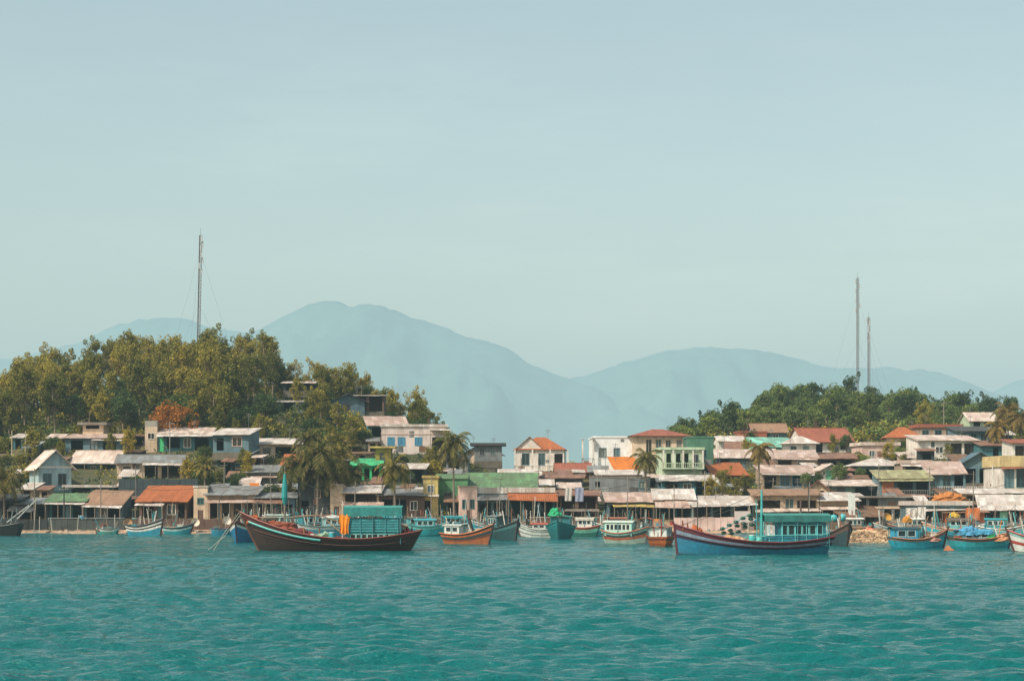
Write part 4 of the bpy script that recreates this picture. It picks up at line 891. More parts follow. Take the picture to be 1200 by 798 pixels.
# ------------------------------------------------------------------ masts and poles
def lattice(px, top, base, Y, label, ptop=None, bands=True):
    b = at(px, base, Y); b.z = ground(b.x, Y); t = at(ptop or px, top, Y); h = t.z - b.z; lx = t.x - b.x
    r = thing('radio_mast', label, 'mast', b); mb = MB(); w = .34
    def P(k, z): a = 2.094 * k; return Vector((w * math.cos(a) + lx * z / h, w * math.sin(a), z))
    for k in range(3): mb.tube([P(k, -.5), P(k, h)], .06, 5)
    n = int(h / .8)
    for i in range(n):
        z0, z1 = h * i / n, h * (i + 1) / n
        for k in range(3):
            mb.tube([P(k, z0), P((k + 1) % 3, z1)], .035, 4, cap=False); mb.tube([P(k, z1), P((k + 1) % 3, z1)], .03, 4, cap=False)
    mb.build('lattice', paint('#6a5f5c', .6), r)
    rr = random.Random(px)
    for i in range(7):
        z = h * (1 - .035 * i - .02); a = rr.uniform(0, 6.28)
        x, y = lx * z / h + .55 * math.cos(a), .55 * math.sin(a)
        an = MB().box(x - .12, x + .12, y - .08, y + .08, z - .7, z + .5); an.tube([(lx * z / h, 0, z), (x, y, z)], .03, 4)
        an.build('antenna', paint('#b9bcbc'), r)
    MB().tube([(lx, 0, h), (lx * 1.02, 0, h + 1.6)], .03, 5).build('lightning_rod', paint('#6a5f5c', .6), r)
    gw = MB()
    for k in range(3):
        for f in (.55, .9):
            a = 2.094 * k + .5; gw.tube([(lx * f, 0, h * f), (math.cos(a) * 11, math.sin(a) * 11, -1.5)], .012, 3, cap=False)
    gw.build('guy_wire', paint('#6a5f5c', .6), r)
lattice(231, 276, 400, 348, 'tall slim lattice mast rising from the left hilltop wood', 235)
lattice(1005, 326, 450, 436, 'taller of the two lattice masts on the far right hill')
lattice(1018, 372, 450, 436, 'shorter of the two lattice masts on the far right hill')
def pole(px, top, base, label, Y=None, arm=True, r=.09, hexc='#8d877e'):
    Y = Y or solve(px, base); b = at(px, base, Y); h = (base - top) * Y / F
    t = thing('utility_pole', label, 'pole', b)
    MB().tube([(0, 0, -.8), (0, 0, h)], [r, r * .7], 8).build('shaft', paint(hexc, .8), t)
    if arm:
        MB().box(-.7, .7, -.05, .05, h - .45, h - .35).build('crossarm', paint('#6d6258', .8), t)
        for x in (-.6, 0.25, .6): MB().lathe([(.0, 0), (.05, .0), (.03, .06), (.05, .1), (.0, .16)], 6, (x, 0, h - .35)).build('insulator', paint('#a9b0a8', .4), t)
pole(346, 428, 474, 'pale pole with crossarm standing on the left hill above the shack', 318)
pole(199, 494, 533, 'grey utility pole in front of the long teal house', 277)
pole(253, 438, 474, 'leaning bare pale pole at the edge of the left wood', 318, False, .12, '#c9bda8')
pole(75, 570, 608, 'dark utility pole in front of the white awning house', 235, True, .12, '#3d3d3c')
pole(1106, 470, 500, 'pale utility pole beside the dry brown tree', 335)
pole(826, 552, 606, 'thin grey pole in front of the cream canopy house', 240)
pole(700, 555, 606, 'thin utility pole left of the pink stall', 240)
pole(1163, 545, 575, 'white post beside the pale yellow villa', 259, False, .13, '#d8d4cc')
pole(430, 560, 600, 'pole beside the bright green porch', 247)
pole(648, 600, 622, 'short mooring post by the teal hull', 229, False)
pole(30, 505, 545, 'bare trunk pole among the left shrubs', 280, False, .12, '#b9ab94')
pole(14, 505, 548, 'second bare trunk pole at the left edge shrubs', 281, False, .12, '#b9ab94')

# ------------------------------------------------------------------ boats
def boat(label, px, wlpy, L, yaw, rows, B=3.0, hb=2.2, hm=1.1, hs=1.5, rake=.9, so=.7, rail='#6b3328', stem='#4a2b25', deck='#8a6f55', cabins=(), masts=(), extra=None, name='fishing_boat', cat='fishing boat', eyes=False):
    """rows: list of (v, colour) from the keel up; bow along +x"""
    Y = wl(wlpy) + B * .45 * abs(math.cos(R(yaw))) + L * .5 * abs(math.sin(R(yaw))) * .8
    r = thing(name, label, cat, ((px - 600) / F * Y, Y, -.02), R(yaw))
    NS = 26; zk = -.6
    def half(t):
        if t < .4: return B / 2 * (1 - .32 * ((.4 - t) / .4) ** 2)
        return B / 2 * max(.0, 1 - ((t - .4) / .6) ** 2.3)
    def sheer(t):
        if t > .35: return hm + (hb - hm) * ((t - .35) / .65) ** 2.1
        return hm + (hs - hm) * ((.35 - t) / .35) ** 1.7
    def pt(t, v, sg, out=0):
        zs = sheer(t); z = zk + (zs - zk) * v
        xt = -L / 2 + L * t; xb = -L / 2 + so + (L - rake - so) * t
        y = (half(t) * (.42 + .58 * v ** .75) + .02) if t < 1 else .02
        return Vector((xb + (xt - xb) * v ** .9, sg * (y + out), z))
    mats = []; vs = []; mi = []
    v0 = 0
    for v1, hx in rows:
        m = paint(hx, .55, .75, .9)
        if m not in mats: mats.append(m)
        k = max(1, int(round((v1 - v0) / .09)))
        for q in range(k): vs.append(v0 + (v1 - v0) * q / k); mi.append(mats.index(m))
        v0 = v1
    vs.append(1.0)
    mb = MB()
    for sg in (-1, 1):
        o = len(mb.v); nv = len(vs)
        for i in range(NS + 1):
            for v in vs: mb.v.append(tuple(pt(i / NS, v, sg)))
        for i in range(NS):
            for j in range(nv - 1):
                f = [o + i * nv + j, o + (i + 1) * nv + j, o + (i + 1) * nv + j + 1, o + i * nv + j + 1]
                mb.f.append(f if sg < 0 else f[::-1]); mb.m.append(mi[j])
    nv = len(vs)
    for j in range(nv - 1):
        a, b = j, (NS + 1) * nv + j
        mb.f.append([a, a + 1, b + 1, b]); mb.m.append(mi[j])
    mb.build('hull', mats, r, smooth=False)
    dk = MB()
    for i in range(NS):
        a, b = i / NS, (i + 1) / NS
        p = [pt(a, .8, -1), pt(b, .8, -1), pt(b, .8, 1), pt(a, .8, 1)]
        dk.add(p, [(0, 1, 2, 3)])
    dk.build('deck', paint(deck, .9, .6), r)
    for sg in (-1, 1):
        MB().tube([pt(i / NS, 1, sg, .03) + Vector((0, 0, .03)) for i in range(NS + 1)], .075, 6).build('gunwale', paint(rail, .5, .3), r)
    st = MB(); sp = [pt(1, v, 1) + Vector((.05, 0, 0)) for v in (.0, .4, .8, 1)]
    sp.append(sp[-1] + Vector((.12 + rake * .12, 0, .32)))
    for i in range(len(sp) - 1):
        a, b = sp[i], sp[i+1]
        st.add([(a.x - .1, -.09, a.z), (a.x + .08, -.09, a.z), (b.x + .08, -.09, b.z), (b.x - .1, -.09, b.z), (a.x - .1, .07, a.z), (a.x + .08, .07, a.z), (b.x + .08, .07, b.z), (b.x - .1, .07, b.z)],
               [(0, 1, 2, 3), (7, 6, 5, 4), (0, 4, 5, 1), (1, 5, 6, 2), (2, 6, 7, 3), (3, 7, 4, 0)])
    st.build('stem_post', paint(stem, .6), r)
    if eyes:
        for sg in (-1, 1):
            c = pt(.9, .7, sg, .03); n = 12; e = MB()
            e.add([(c.x + .22 * math.cos(2 * math.pi * k / n), c.y, c.z + .12 * math.sin(2 * math.pi * k / n)) for k in range(n)] , [tuple(range(n))])
            e.build('painted_eye', paint('#e6e2da', .5, .1), r)
    for cb in cabins:
        x0, x1, w, z0, z1 = cb['box']; wmt = paint(cb.get('wall', '#2f8f98'), .55, .35)
        cm = MB(); nw = cb.get('n', 4); m_ = (x1 - x0) * .06; hz0, hz1 = z0 + (z1 - z0) * cb.get('v', (.5, .88))[0], z0 + (z1 - z0) * cb.get('v', (.5, .88))[1]
        cw = (x1 - x0 - 2 * m_) / max(nw, 1); hol = [(x0 + m_ + cw * i + cw * .13, x0 + m_ + cw * (i + 1) - cw * .13, hz0, hz1) for i in range(nw)]
        holed(cm, x0, x1, z0, z1, -w / 2, hol, .06); holed(cm, x0, x1, z0, z1, w / 2, hol, -.06)
        for xx in (x0, x1):
            cm.add([(xx, -w / 2, z0), (xx, w / 2, z0), (xx, w / 2, z1), (xx, -w / 2, z1)], [(0, 1, 2, 3)])
        cm.add([(x0, -w / 2, z1), (x1, -w / 2, z1), (x1, w / 2, z1), (x0, w / 2, z1)], [(0, 1, 2, 3)])
        co = cm.build('cabin', wmt, r)
        fr = paint(cb.get('frame', '#cfd8d2'), .5, .2)
        if cb.get('glass', True):
            for a, b, c, d in hol:
                for y, q in ((-w / 2, -1), (w / 2, 1)):
                    wf = MB(); k = .05
                    for bx in ((a - k, b + k, d, d + k), (a - k, b + k, c - k, c), (a - k, a, c, d), (b, b + k, c, d)):
                        wf.box(bx[0], bx[1], min(y, y + q * .03), max(y, y + q * .03), bx[2], bx[3])
                    yy = y - q * .045; wf.add([(a, yy, c), (b, yy, c), (b, yy, d), (a, yy, d)], [(0, 1, 2, 3)], 1)
                    wf.build('window', [fr, glass_mat('#1c3338')], co)
        ro = cb.get('roof')
        if ro:
            rx0, rx1, ry, rz, rt_, col = ro
            rb = MB(); n = 6
            for q in range(n):
                ya, yb = -ry + 2 * ry * q / n, -ry + 2 * ry * (q + 1) / n
                cz = lambda y: rz + .16 * (1 - (y / ry) ** 2)
                rb.slab([(rx0, ya, cz(ya)), (rx1, ya, cz(ya)), (rx1, yb, cz(yb)), (rx0, yb, cz(yb))], .07)
            rb.build('roof', paint(col, .7, .45), r)
            if rt_ > .1:                                  # canvas valance hanging from the roof edge
                for sg in (-1, 1):
                    vb = MB(); n = 14
                    for q in range(n):
                        xa, xb = rx0 + (rx1 - rx0) * q / n, rx0 + (rx1 - rx0) * (q + 1) / n
                        ja, jb = .05 * math.sin(q * 1.7), .05 * math.sin((q + 1) * 1.7)
                        vb.add([(xa, sg * (ry + .02 + ja), rz - rt_), (xb, sg * (ry + .02 + jb), rz - rt_ + .04 * math.sin(q)), (xb, sg * (ry + .02), rz - .02), (xa, sg * (ry + .02), rz - .02)], [(0, 1, 2, 3)])
                    vb.build('valance', paint(cb.get('valance', col), .85, .5), r)
            for xx in (rx0 + .15, (rx0 + rx1) / 2, rx1 - .15):
                for sg in (-1, 1):
                    MB().tube([(xx, sg * (ry - .1), hm * .6), (xx, sg * (ry - .1), rz)], .04, 6).build('post', paint('#3f8088', .6), r)
    for ms in masts:                                       # x, height, radius, lean
        x, zt, rad = ms[:3]; ln = ms[3] if len(ms) > 3 else 0
        MB().tube([(x, 0, hm * .5), (x + ln * .5, 0, zt * .55), (x + ln, 0, zt)], [rad, rad * .85, rad * .55], 7).build('mast', paint(ms[4] if len(ms) > 4 else '#7e7468', .6), r)
    for ms in masts:
        x, zt = ms[0], ms[1]; ln = ms[3] if len(ms) > 3 else 0
        for xe in (L * .47, -L * .47):
            if abs(xe - x) > 1: MB().tube([(x + ln, 0, zt * .97), ((x + ln + xe) / 2, 0, (zt + sheer(xe / L + .5)) / 2 - .12), (xe, 0, sheer(xe / L + .5))], .018, 4).build('rigging', paint('#4a4a46', .8, .1), r)
    if extra: extra(r, pt, sheer, half)
    return r, Y
def oncraft(r, x, y, z):
    c, s = math.cos(r.rotation_euler.z), math.sin(r.rotation_euler.z)
    return Vector((r.location.x + x * c - y * s, r.location.y + x * s + y * c, r.location.z + z))
def bar(r, name, pts, rad, hexc, n=6):
    return MB().tube(pts, rad, n).build(name, paint(hexc, .7, .3), r)

# --- the dark wooden boat
def dark_extra(r, pt, sheer, half):
    for k in range(9):                                     # planks of the louvred side
        for sg in (-1, 1):
            z = 1.9 + k * .135
            MB().box(-6.75, -1.85, sg * 1.48 - .035, sg * 1.48 + .035, z, z + .085).build('louvre_plank', paint('#1f7a84' if k % 2 else '#48a5aa', .55, .3), r)
    for x in (-6.6, -5.4, -4.2, -3.0, -1.9):
        for sg in (-1, 1): bar(r, 'post', [(x, sg * 1.55, 1.2), (x, sg * 1.55, 4.2)], .05, '#3b8a90')
    bar(r, 'wrapped_sail', [(4.5, 0, 4.5), (4.52, .03, 5.2), (4.5, 0, 6.3), (4.5, 0, 7.5)], [.12, .3, .26, .1], '#1f8d8c', 9)
    bar(r, 'flagpole', [(4.5, 0, 7.3), (4.5, 0, 8.2)], .03, '#8b8b80')
    for sg in (-1, 1):
        MB().tube([pt(t, .84, sg, .045) for t in [.55 + .03 * k for k in range(15)]], .1, 6).build('rub_rail', paint('#4fb0ac', .5, .2), r)
        MB().tube([pt(t, .66, sg, .04) for t in [.06 + .03 * k for k in range(31)]], .05, 6).build('plank_line', paint('#4c2a27', .7, .3), r)
        for vv in (.36, .45, .54):
            MB().tube([pt(t, vv, sg, .012) for t in [.05 + .03 * k for k in range(30)]], .022, 4).build('plank_line', paint('#1f1816', .8, .2), r)
    for x, y, l in ((6.2, .5, 1.0), (7.4, -.2, 1.3), (-7.3, .8, 1.5), (-7.9, -.6, 1.2), (2.4, 1.2, 1.4), (1.2, -1.2, 1.6)):
        z = sheer((x + 8.8) / 17.6) - .2
        bar(r, 'bollard', [(x, y, z - .5), (x + .1, y, z + l * .6)], .08, '#8a6a4a')
    bar(r, 'boom', [(4.5, 0, 3.2), (1.2, .4, 3.5), (-1.5, .6, 2.6)], .07, '#7d6a55')
    bar(r, 'boom', [(-1.2, -.9, 1.5), (.6, -.9, 3.0)], .07, '#9d8a72')
    bar(r, 'mooring_rope', [(8.8, 0, 3.9), (10.3, -.6, 2.0), (11.8, -1.5, -.2)], .03, '#b8b3a4', 5)
    bar(r, 'mooring_rope', [(8.7, .3, 3.6), (10.6, -1.6, 1.4), (12.8, -3.5, -.2)], .03, '#b8b3a4', 5)
    bar(r, 'rudder', [(-7.3, 0, -.6), (-7.9, 0, .9), (-8.4, 0, 2.1)], .12, '#9aa6a6')
    # anchor winch frame at the bow
    bar(r, 'winch', [(6.6, -.6, 2.9), (6.6, .6, 2.9)], .16, '#5e4a40')
D, DY = boat('dark wooden fishing boat with turquoise louvred cabin and red rail', 388, 646, 17.6, 180,
    [(.3, '#231f1e'), (.55, '#32241f'), (.72, '#3a2823'), (.86, '#30231f'), (1, '#5a2828')], B=4.3, hb=3.75, hm=1.2, hs=2.0, rake=2.2, so=1.5, rail='#7d3a2e', stem='#5b3a2c',
    cabins=[dict(box=(-6.6, -1.7, 2.7, .95, 1.85), wall='#2fa3a6', n=8, v=(.35, .75), frame='#9fd2cc'),
            dict(box=(-6.7, -1.9, 2.9, 1.85, 3.2), wall='#1f7880', n=5, v=(.3, .8), roof=(-7.0, -1.4, 1.75, 4.25, .85, '#3a8f88'), valance='#2a7f7d', frame='#54b9bd')],
    masts=[(4.5, 7.6, .12), (-1.1, 4.9, .07, 0, '#cfc9bd'), (6.9, 4.9, .05, .3)], extra=dark_extra)
# --- the blue boat
def blue_extra(r, pt, sheer, half):
    for sg in (-1, 1):
        MB().tube([pt(t, .74, sg, .04) for t in [.0 + .03 * k for k in range(34)]], .07, 6).build('rub_rail', paint('#3b2236', .5, .2), r)
    bar(r, 'boom', [(-.7, 0, 2.2), (.6, .2, 3.6), (2.8, .4, 2.3)], .05, '#5f9aa0')
    for x, h in ((-5.0, 6.2), (-6.0, 5.6), (5.2, 4.8)): bar(r, 'aerial', [(x, .3, 1.0), (x, .3, h)], .045, '#3f3c3c')
    bar(r, 'aerial', [(-4.4, -.2, 3.4), (-4.4, -.2, 4.9)], .09, '#5a4a48')
    for x in (-1.2, -2.4, -3.6, -4.6, -5.6, -6.5):
        for sg in (-1, 1): bar(r, 'post', [(x, sg * 1.35, 1.0), (x, sg * 1.35, 3.0)], .05, '#58b4ba')
    for sg in (-1, 1):
        bar(r, 'handrail', [(-6.6, sg * 1.55, 1.9), (-1.0, sg * 1.55, 1.75), (.6, sg * 1.6, 1.5)], .035, '#5fc0c2')
        w = MB()
        for b in ((-1.65, -.95, 2.62, 2.7), (-1.65, -.95, 1.72, 1.8), (-1.65, -1.57, 1.8, 2.62), (-1.03, -.95, 1.8, 2.62)): w.box(b[0], b[1], min(sg * 1.36, sg * 1.44), max(sg * 1.36, sg * 1.44), b[2], b[3])
        for q in range(4): w.box(-1.5 + q * .12, -1.45 + q * .12, min(sg * 1.37, sg * 1.42), max(sg * 1.37, sg * 1.42), 1.8, 2.62)
        w.build('window', paint('#e3e6e2', .5, .1), r)
    bar(r, 'bollard', [(6.5, .35, 2.2), (6.6, .35, 3.1)], .08, '#8a4a2e'); bar(r, 'bollard', [(5.9, -.6, 1.9), (6.0, -.6, 2.8)], .08, '#8a4a2e')
    bar(r, 'mooring_rope', [(7.3, 0, 3.0), (8.2, .2, 3.1), (9.5, .8, 2.6)], .03, '#7b6d60', 5)
    bar(r, 'rudder', [(-6.5, 0, -.6), (-6.9, 0, .6), (-7.2, 0, 1.6)], .1, '#2c6f78')
BL, BY = boat('blue fishing boat with dark red rail and teal cabin', 883, 650, 14.5, 182,
    [(.22, '#1d3a44'), (.3, '#1a6b84'), (.64, '#156f8c'), (.74, '#2b2a4a'), (.86, '#71899a'), (1, '#5a2230')], B=3.9, hb=2.75, hm=1.1, hs=1.65, rake=.35, so=1.1, rail='#6d2a30', stem='#5a2432', deck='#a8876a',
    cabins=[dict(box=(-6.5, -.9, 2.7, .8, 1.6), wall='#1f7f90', n=0), dict(box=(-6.4, -2.0, 2.6, 1.6, 2.95), wall='#1d6f7e', n=6, v=(.15, .8), frame='#79c8c4', roof=(-6.8, -.7, 1.6, 3.6, .62, '#3f8a80'), valance='#2a6f6c')],
    masts=[(-.75, 5.9, .15, 0, '#3fa9a9'), (-.35, 5.0, .07, .1, '#3fa9a9')], extra=blue_extra)

# --- moored boats along the shore
def clutter_extra(seed, cols, n=8, x0=-.4, x1=.3):
    def f(r, pt, sheer, half):
        q = random.Random(seed); L = pt(1, 1, 1).x * 2
        for i in range(int(n * 1.7)):
            x = L * q.uniform(x0, x1); y = q.uniform(-.5, .5); z = sheer(x / L + .5) * .8; h = q.uniform(.8, 2.6)
            bar(r, 'pole', [(x, y, z - .3), (x + q.uniform(-.7, .7), y + q.uniform(-.3, .3), z + h)], q.uniform(.035, .075), q.choice(cols))
        for i in range(6):
            x = L * q.uniform(x0, x1); y = q.uniform(-.3, .3); z = sheer(x / L + .5) * .8
            a = q.uniform(.25, .5); hh = q.uniform(.25, .6)
            MB().box(x - a, x + a, y - .35, y + .35, z - .2, z + hh).box(x - a - .05, x + a + .05, y - .4, y + .4, z + hh + .002, z + hh + .06).build('locker', paint(q.choice(cols), .7), r)
    return f
CL = ['#b9b3a6', '#5fb0b4', '#8c7a66', '#d8d5cc', '#2f8f98', '#9a5a44', '#6b5f55']
G2 = dict(deck='#7d6a58')
def cab(L, a, b, w, z0, z1, wall, roofc, n=3, val=0, frame='#cfd8d2', ov=.3):
    return dict(box=(L * a, L * b, w, z0, z1), wall=wall, n=n, v=(.4, .85), frame=frame, roof=(L * a - ov, L * b + ov, w / 2 + .12, z1 + .06, val, roofc))
boat('black hulled boat with bare poles under the left shore palm', -6, 628, 7.5, 172, [(.3, '#1d2222'), (.85, '#23292a'), (1, '#2e3536')], B=2.6, hb=2.0, hm=1.3, hs=1.7, rail='#333a3a', extra=clutter_extra(1, ['#6b7a7a', '#3d4444', '#8e9a9a'], 10), masts=[(0, 4.2, .06)])
boat('small green and white boat off the long dark sea wall', 125, 626, 3.3, 172, [(.45, '#2c6b68'), (.75, '#3d8f86'), (1, '#cfd6d0')], B=1.5, hb=1.1, hm=.7, hs=.9, rake=.5, so=.3, rail='#27514f', masts=[(.4, 2.6, .035)], extra=clutter_extra(2, CL, 3))
boat('blue boat with white and black bow stripes near the orange roofed house', 171, 628, 6.2, -32, [(.25, '#1d4a54'), (.62, '#2b8fa8'), (.74, '#e0ddd6'), (.82, '#2a2a33'), (.92, '#d8d5cd'), (1, '#2f3a44')], B=2.4, hb=2.3, hm=1.25, hs=1.5, rake=.7, rail='#2f3a44', stem='#2a2426', masts=[(-.4, 4.4, .05), (1.0, 3.6, .04)], extra=clutter_extra(3, CL, 6), eyes=True)
boat('low blue-green boat beside the striped blue boat', 209, 626, 4.4, -8, [(.35, '#1f6a78'), (.7, '#2f9aa5'), (.85, '#bfd5d0'), (1, '#3a6468')], B=1.9, hb=1.5, hm=.9, hs=1.1, rail='#4c5a58', masts=[(-.5, 3.4, .04, .5)], extra=clutter_extra(4, CL, 5))
boat('little bright blue skiff near the blue prow', 262, 627, 3.4, 12, [(.4, '#1f5f7a'), (.85, '#2f8fae'), (1, '#8fc2c4')], B=1.5, hb=1.2, hm=.8, hs=.9, rake=.5, so=.3, rail='#334466', extra=clutter_extra(5, CL, 3))
boat('blue boat seen bow on behind the dark wooden bow', 287, 636, 8.0, -96, [(.2, '#1c3f4e'), (.8, '#1f6f98'), (.9, '#cfd2cc'), (1, '#7d3a2e')], B=3.4, hb=2.5, hm=1.4, hs=1.6, rake=1.0, rail='#7d4a3a', stem='#3a2a3a', masts=[(1, 4.2, .05), (-1, 4.8, .05)], extra=clutter_extra(6, CL, 9))
boat('green and white boat moored behind the dark wooden boat with twin poles', 318, 628, 8.5, 168, [(.4, '#2c6b68'), (.8, '#5aa79a'), (1, '#d5d8cf')], B=2.8, hb=2.4, hm=1.5, hs=1.8, rail='#3a5a58', cabins=[cab(8.5, -.3, .05, 2.0, 1.4, 2.7, '#7fb5a8', '#9aa8a0', 3)], masts=[(2, 4.6, .05), (-2, 4.2, .05)], extra=clutter_extra(7, CL, 9))
boat('teal boat with red trimmed rail moored behind the dark wooden boat', 352, 629, 9.0, -155, [(.4, '#1f6a74'), (.8, '#2b8a92'), (1, '#8d3f34')], B=3.0, hb=2.3, hm=1.5, hs=1.9, rail='#8d3f34', cabins=[cab(9, -.32, 0, 2.1, 1.4, 2.6, '#2f8f98', '#7a5048', 4)], masts=[(1.6, 4.8, .05), (3, 3.8, .04)], extra=clutter_extra(8, CL, 10))
boat('pale blue boat moored behind the orange raincoat', 386, 630, 8.0, 14, [(.4, '#2b6f86'), (.8, '#4fa3b8'), (1, '#d8dad3')], B=2.8, hb=2.1, hm=1.4, hs=1.7, rail='#5a6d70', cabins=[cab(8, -.1, .22, 2.0, 1.3, 2.5, '#9cc9c8', '#c9d2cc', 3)], masts=[(-2, 4.0, .05), (3, 3.4, .04)], extra=clutter_extra(9, CL, 9))
boat('turquoise boat with blue tarpaulin roof moored right of the dark wooden stern', 503, 628, 5.8, 10, [(.4, '#1f6a74'), (.8, '#2fa3a8'), (1, '#79c9c4')], B=2.3, hb=1.9, hm=1.2, hs=1.5, rail='#3f7f80', cabins=[cab(5.8, -.32, .1, 1.7, 1.1, 2.1, '#5fbcc0', '#3fa3ae', 3)], masts=[(1.2, 3.8, .05, -1.4, '#d3cfc5'), (-2, 2.8, .04)], extra=clutter_extra(10, CL, 6))
boat('orange and brown boat with dark bow and white cabin', 549, 638, 6.6, -34, [(.2, '#2b2a2a'), (.55, '#b5693f'), (.66, '#7a4630'), (.8, '#33474b'), (.9, '#c46a35'), (1, '#3d4a4c')], B=2.6, hb=2.2, hm=1.05, hs=1.2, rake=.8, rail='#b5632f', stem='#2f2a28', cabins=[cab(6.6, -.4, -.1, 1.8, 1.0, 2.0, '#d5d8d2', '#a8aea8', 2)], masts=[(-1.6, 3.0, .04, -1.6, '#d8d2c8'), (1.4, 3.6, .05)], extra=clutter_extra(11, CL, 6))
boat('dark teal boat seen almost bow on next to the orange and brown boat', 592, 634, 8.0, -68, [(.25, '#1c2b2d'), (.8, '#24494d'), (.92, '#3d6d70'), (1, '#3a2f33')], B=2.9, hb=2.4, hm=1.4, hs=1.6, rake=.9, rail='#2f4446', stem='#3a2c30', cabins=[cab(8, -.4, -.05, 2.0, 1.4, 2.8, '#37595c', '#6f7a76', 3)], masts=[(1, 5.2, .05), (-1, 4.6, .05)], extra=clutter_extra(12, CL, 9))
boat('off-white boat with grey stripes and a red deck box', 631, 630, 6.0, 160, [(.35, '#8a9490'), (.5, '#c9ccc4'), (.6, '#7d8a8a'), (.75, '#d2d4cc'), (.85, '#7d8a8a'), (1, '#cfd0c8')], B=2.2, hb=2.0, hm=1.0, hs=1.3, rail='#9aa09a', cabins=[cab(6, -.2, .1, 1.5, 1.0, 1.7, '#b5bdb8', '#a8503f', 2)], masts=[(.5, 4.4, .05, -.6, '#b9c9cc'), (-.6, 4.2, .05, .7, '#b9c9cc')], extra=clutter_extra(13, CL, 5))
boat('broad plain teal boat seen bow on with green net on its roof', 657, 632, 7.5, -97, [(.2, '#123f44'), (.9, '#176f74'), (1, '#2a8a88')], B=3.6, hb=2.2, hm=1.5, hs=1.6, rake=.7, rail='#237a7a', stem='#175a5e', cabins=[cab(7.5, -.3, .05, 2.3, 1.4, 2.7, '#1f6f76', '#3f8a80', 3)], masts=[(.5, 4.0, .05)], extra=clutter_extra(14, CL, 5))
boat('mint and white cabin boat with orange-brown stripe along its hull', 733, 637, 5.4, -22, [(.3, '#5a6d68'), (.55, '#9db0a4'), (.72, '#a8603f'), (.86, '#2f4a4c'), (1, '#9fc4b8')], B=2.3, hb=1.9, hm=1.15, hs=1.5, rake=.6, rail='#a8603f', stem='#43524f', cabins=[dict(box=(-2.2, 1.0, 1.8, .9, 2.35), wall='#9fd0c0', n=6, v=(.45, .85), frame='#e3e8e0', roof=(-2.4, 1.2, 1.05, 2.42, 0, '#c5d0c6'))], masts=[(1.2, 4.4, .045), (-.6, 3.8, .04, .3)], extra=clutter_extra(15, CL, 6, -.1, .35))
boat('orange hulled boat with plain white cabin left of the blue bow', 775, 640, 5.6, 76, [(.25, '#4a3a30'), (.55, '#a5562f'), (.75, '#c26a38'), (.88, '#7d3a2a'), (1, '#b8683f')], B=3.0, hb=1.9, hm=1.0, hs=1.05, rake=.6, rail='#8d3f2a', cabins=[cab(5.6, -.42, .15, 1.9, .9, 1.95, '#d5ded8', '#8d6a5a', 2)], masts=[(.6, 3.6, .04), (-1.2, 4.0, .05, .2)], extra=clutter_extra(16, ['#a5462f', '#d8d5cc', '#5fb0b4', '#8c7a66'], 7))
boat('dark prowed boat seen bow on behind the blue boat stern', 982, 640, 7.0, -82, [(.25, '#1f2629'), (.8, '#2a4348'), (.92, '#5a4640'), (1, '#4a3a36')], B=2.5, hb=2.4, hm=1.2, hs=1.5, rake=.8, rail='#5a4640', stem='#3d302d', masts=[(.6, 4.2, .05)], extra=clutter_extra(17, CL, 6))
boat('bright cyan boat with blue wheelhouse at its stern beside the rubble', 1076, 643, 6.0, 6, [(.22, '#2b5f68'), (.45, '#1f8fa5'), (.85, '#2fabc0'), (.93, '#a8725a'), (1, '#4a5552')], B=2.5, hb=1.95, hm=.95, hs=1.15, rake=.6, rail='#a5765c', cabins=[cab(6, -.44, -.06, 1.7, .8, 2.0, '#2f9fc0', '#2f4f58', 2, .0)], masts=[(-.2, 3.6, .05), (1.4, 3.0, .04)], extra=clutter_extra(18, CL + ['#c9a08a'], 8))
boat('cyan boat piled with blue canvas beside the wooden float', 1150, 643, 6.6, 7, [(.25, '#2b6f74'), (.5, '#27a3ae'), (.84, '#3fb8c2'), (.93, '#8d5f4a'), (1, '#55605c')], B=2.6, hb=1.7, hm=.95, hs=1.15, rake=.7, rail='#a86a4a', cabins=[cab(6.6, -.34, .08, 1.8, .8, 1.75, '#6fb8cc', '#4f9fc4', 3, .35)], masts=[(-1.6, 3.4, .05), (1.2, 2.6, .04, .3)], extra=clutter_extra(19, CL + ['#d0873f', '#3fae6a'], 9))
boat('white boat with red waterline stripe cut by the picture edge', 1222, 648, 6.4, 172, [(.3, '#5a4640'), (.55, '#cfd2cc'), (.68, '#a5403a'), (.85, '#d8dad3'), (1, '#8fb5b0')], B=2.5, hb=2.1, hm=1.2, hs=1.4, rail='#a5403a', masts=[(1.0, 4.6, .05), (2, 3.6, .04)], extra=clutter_extra(20, CL, 7))

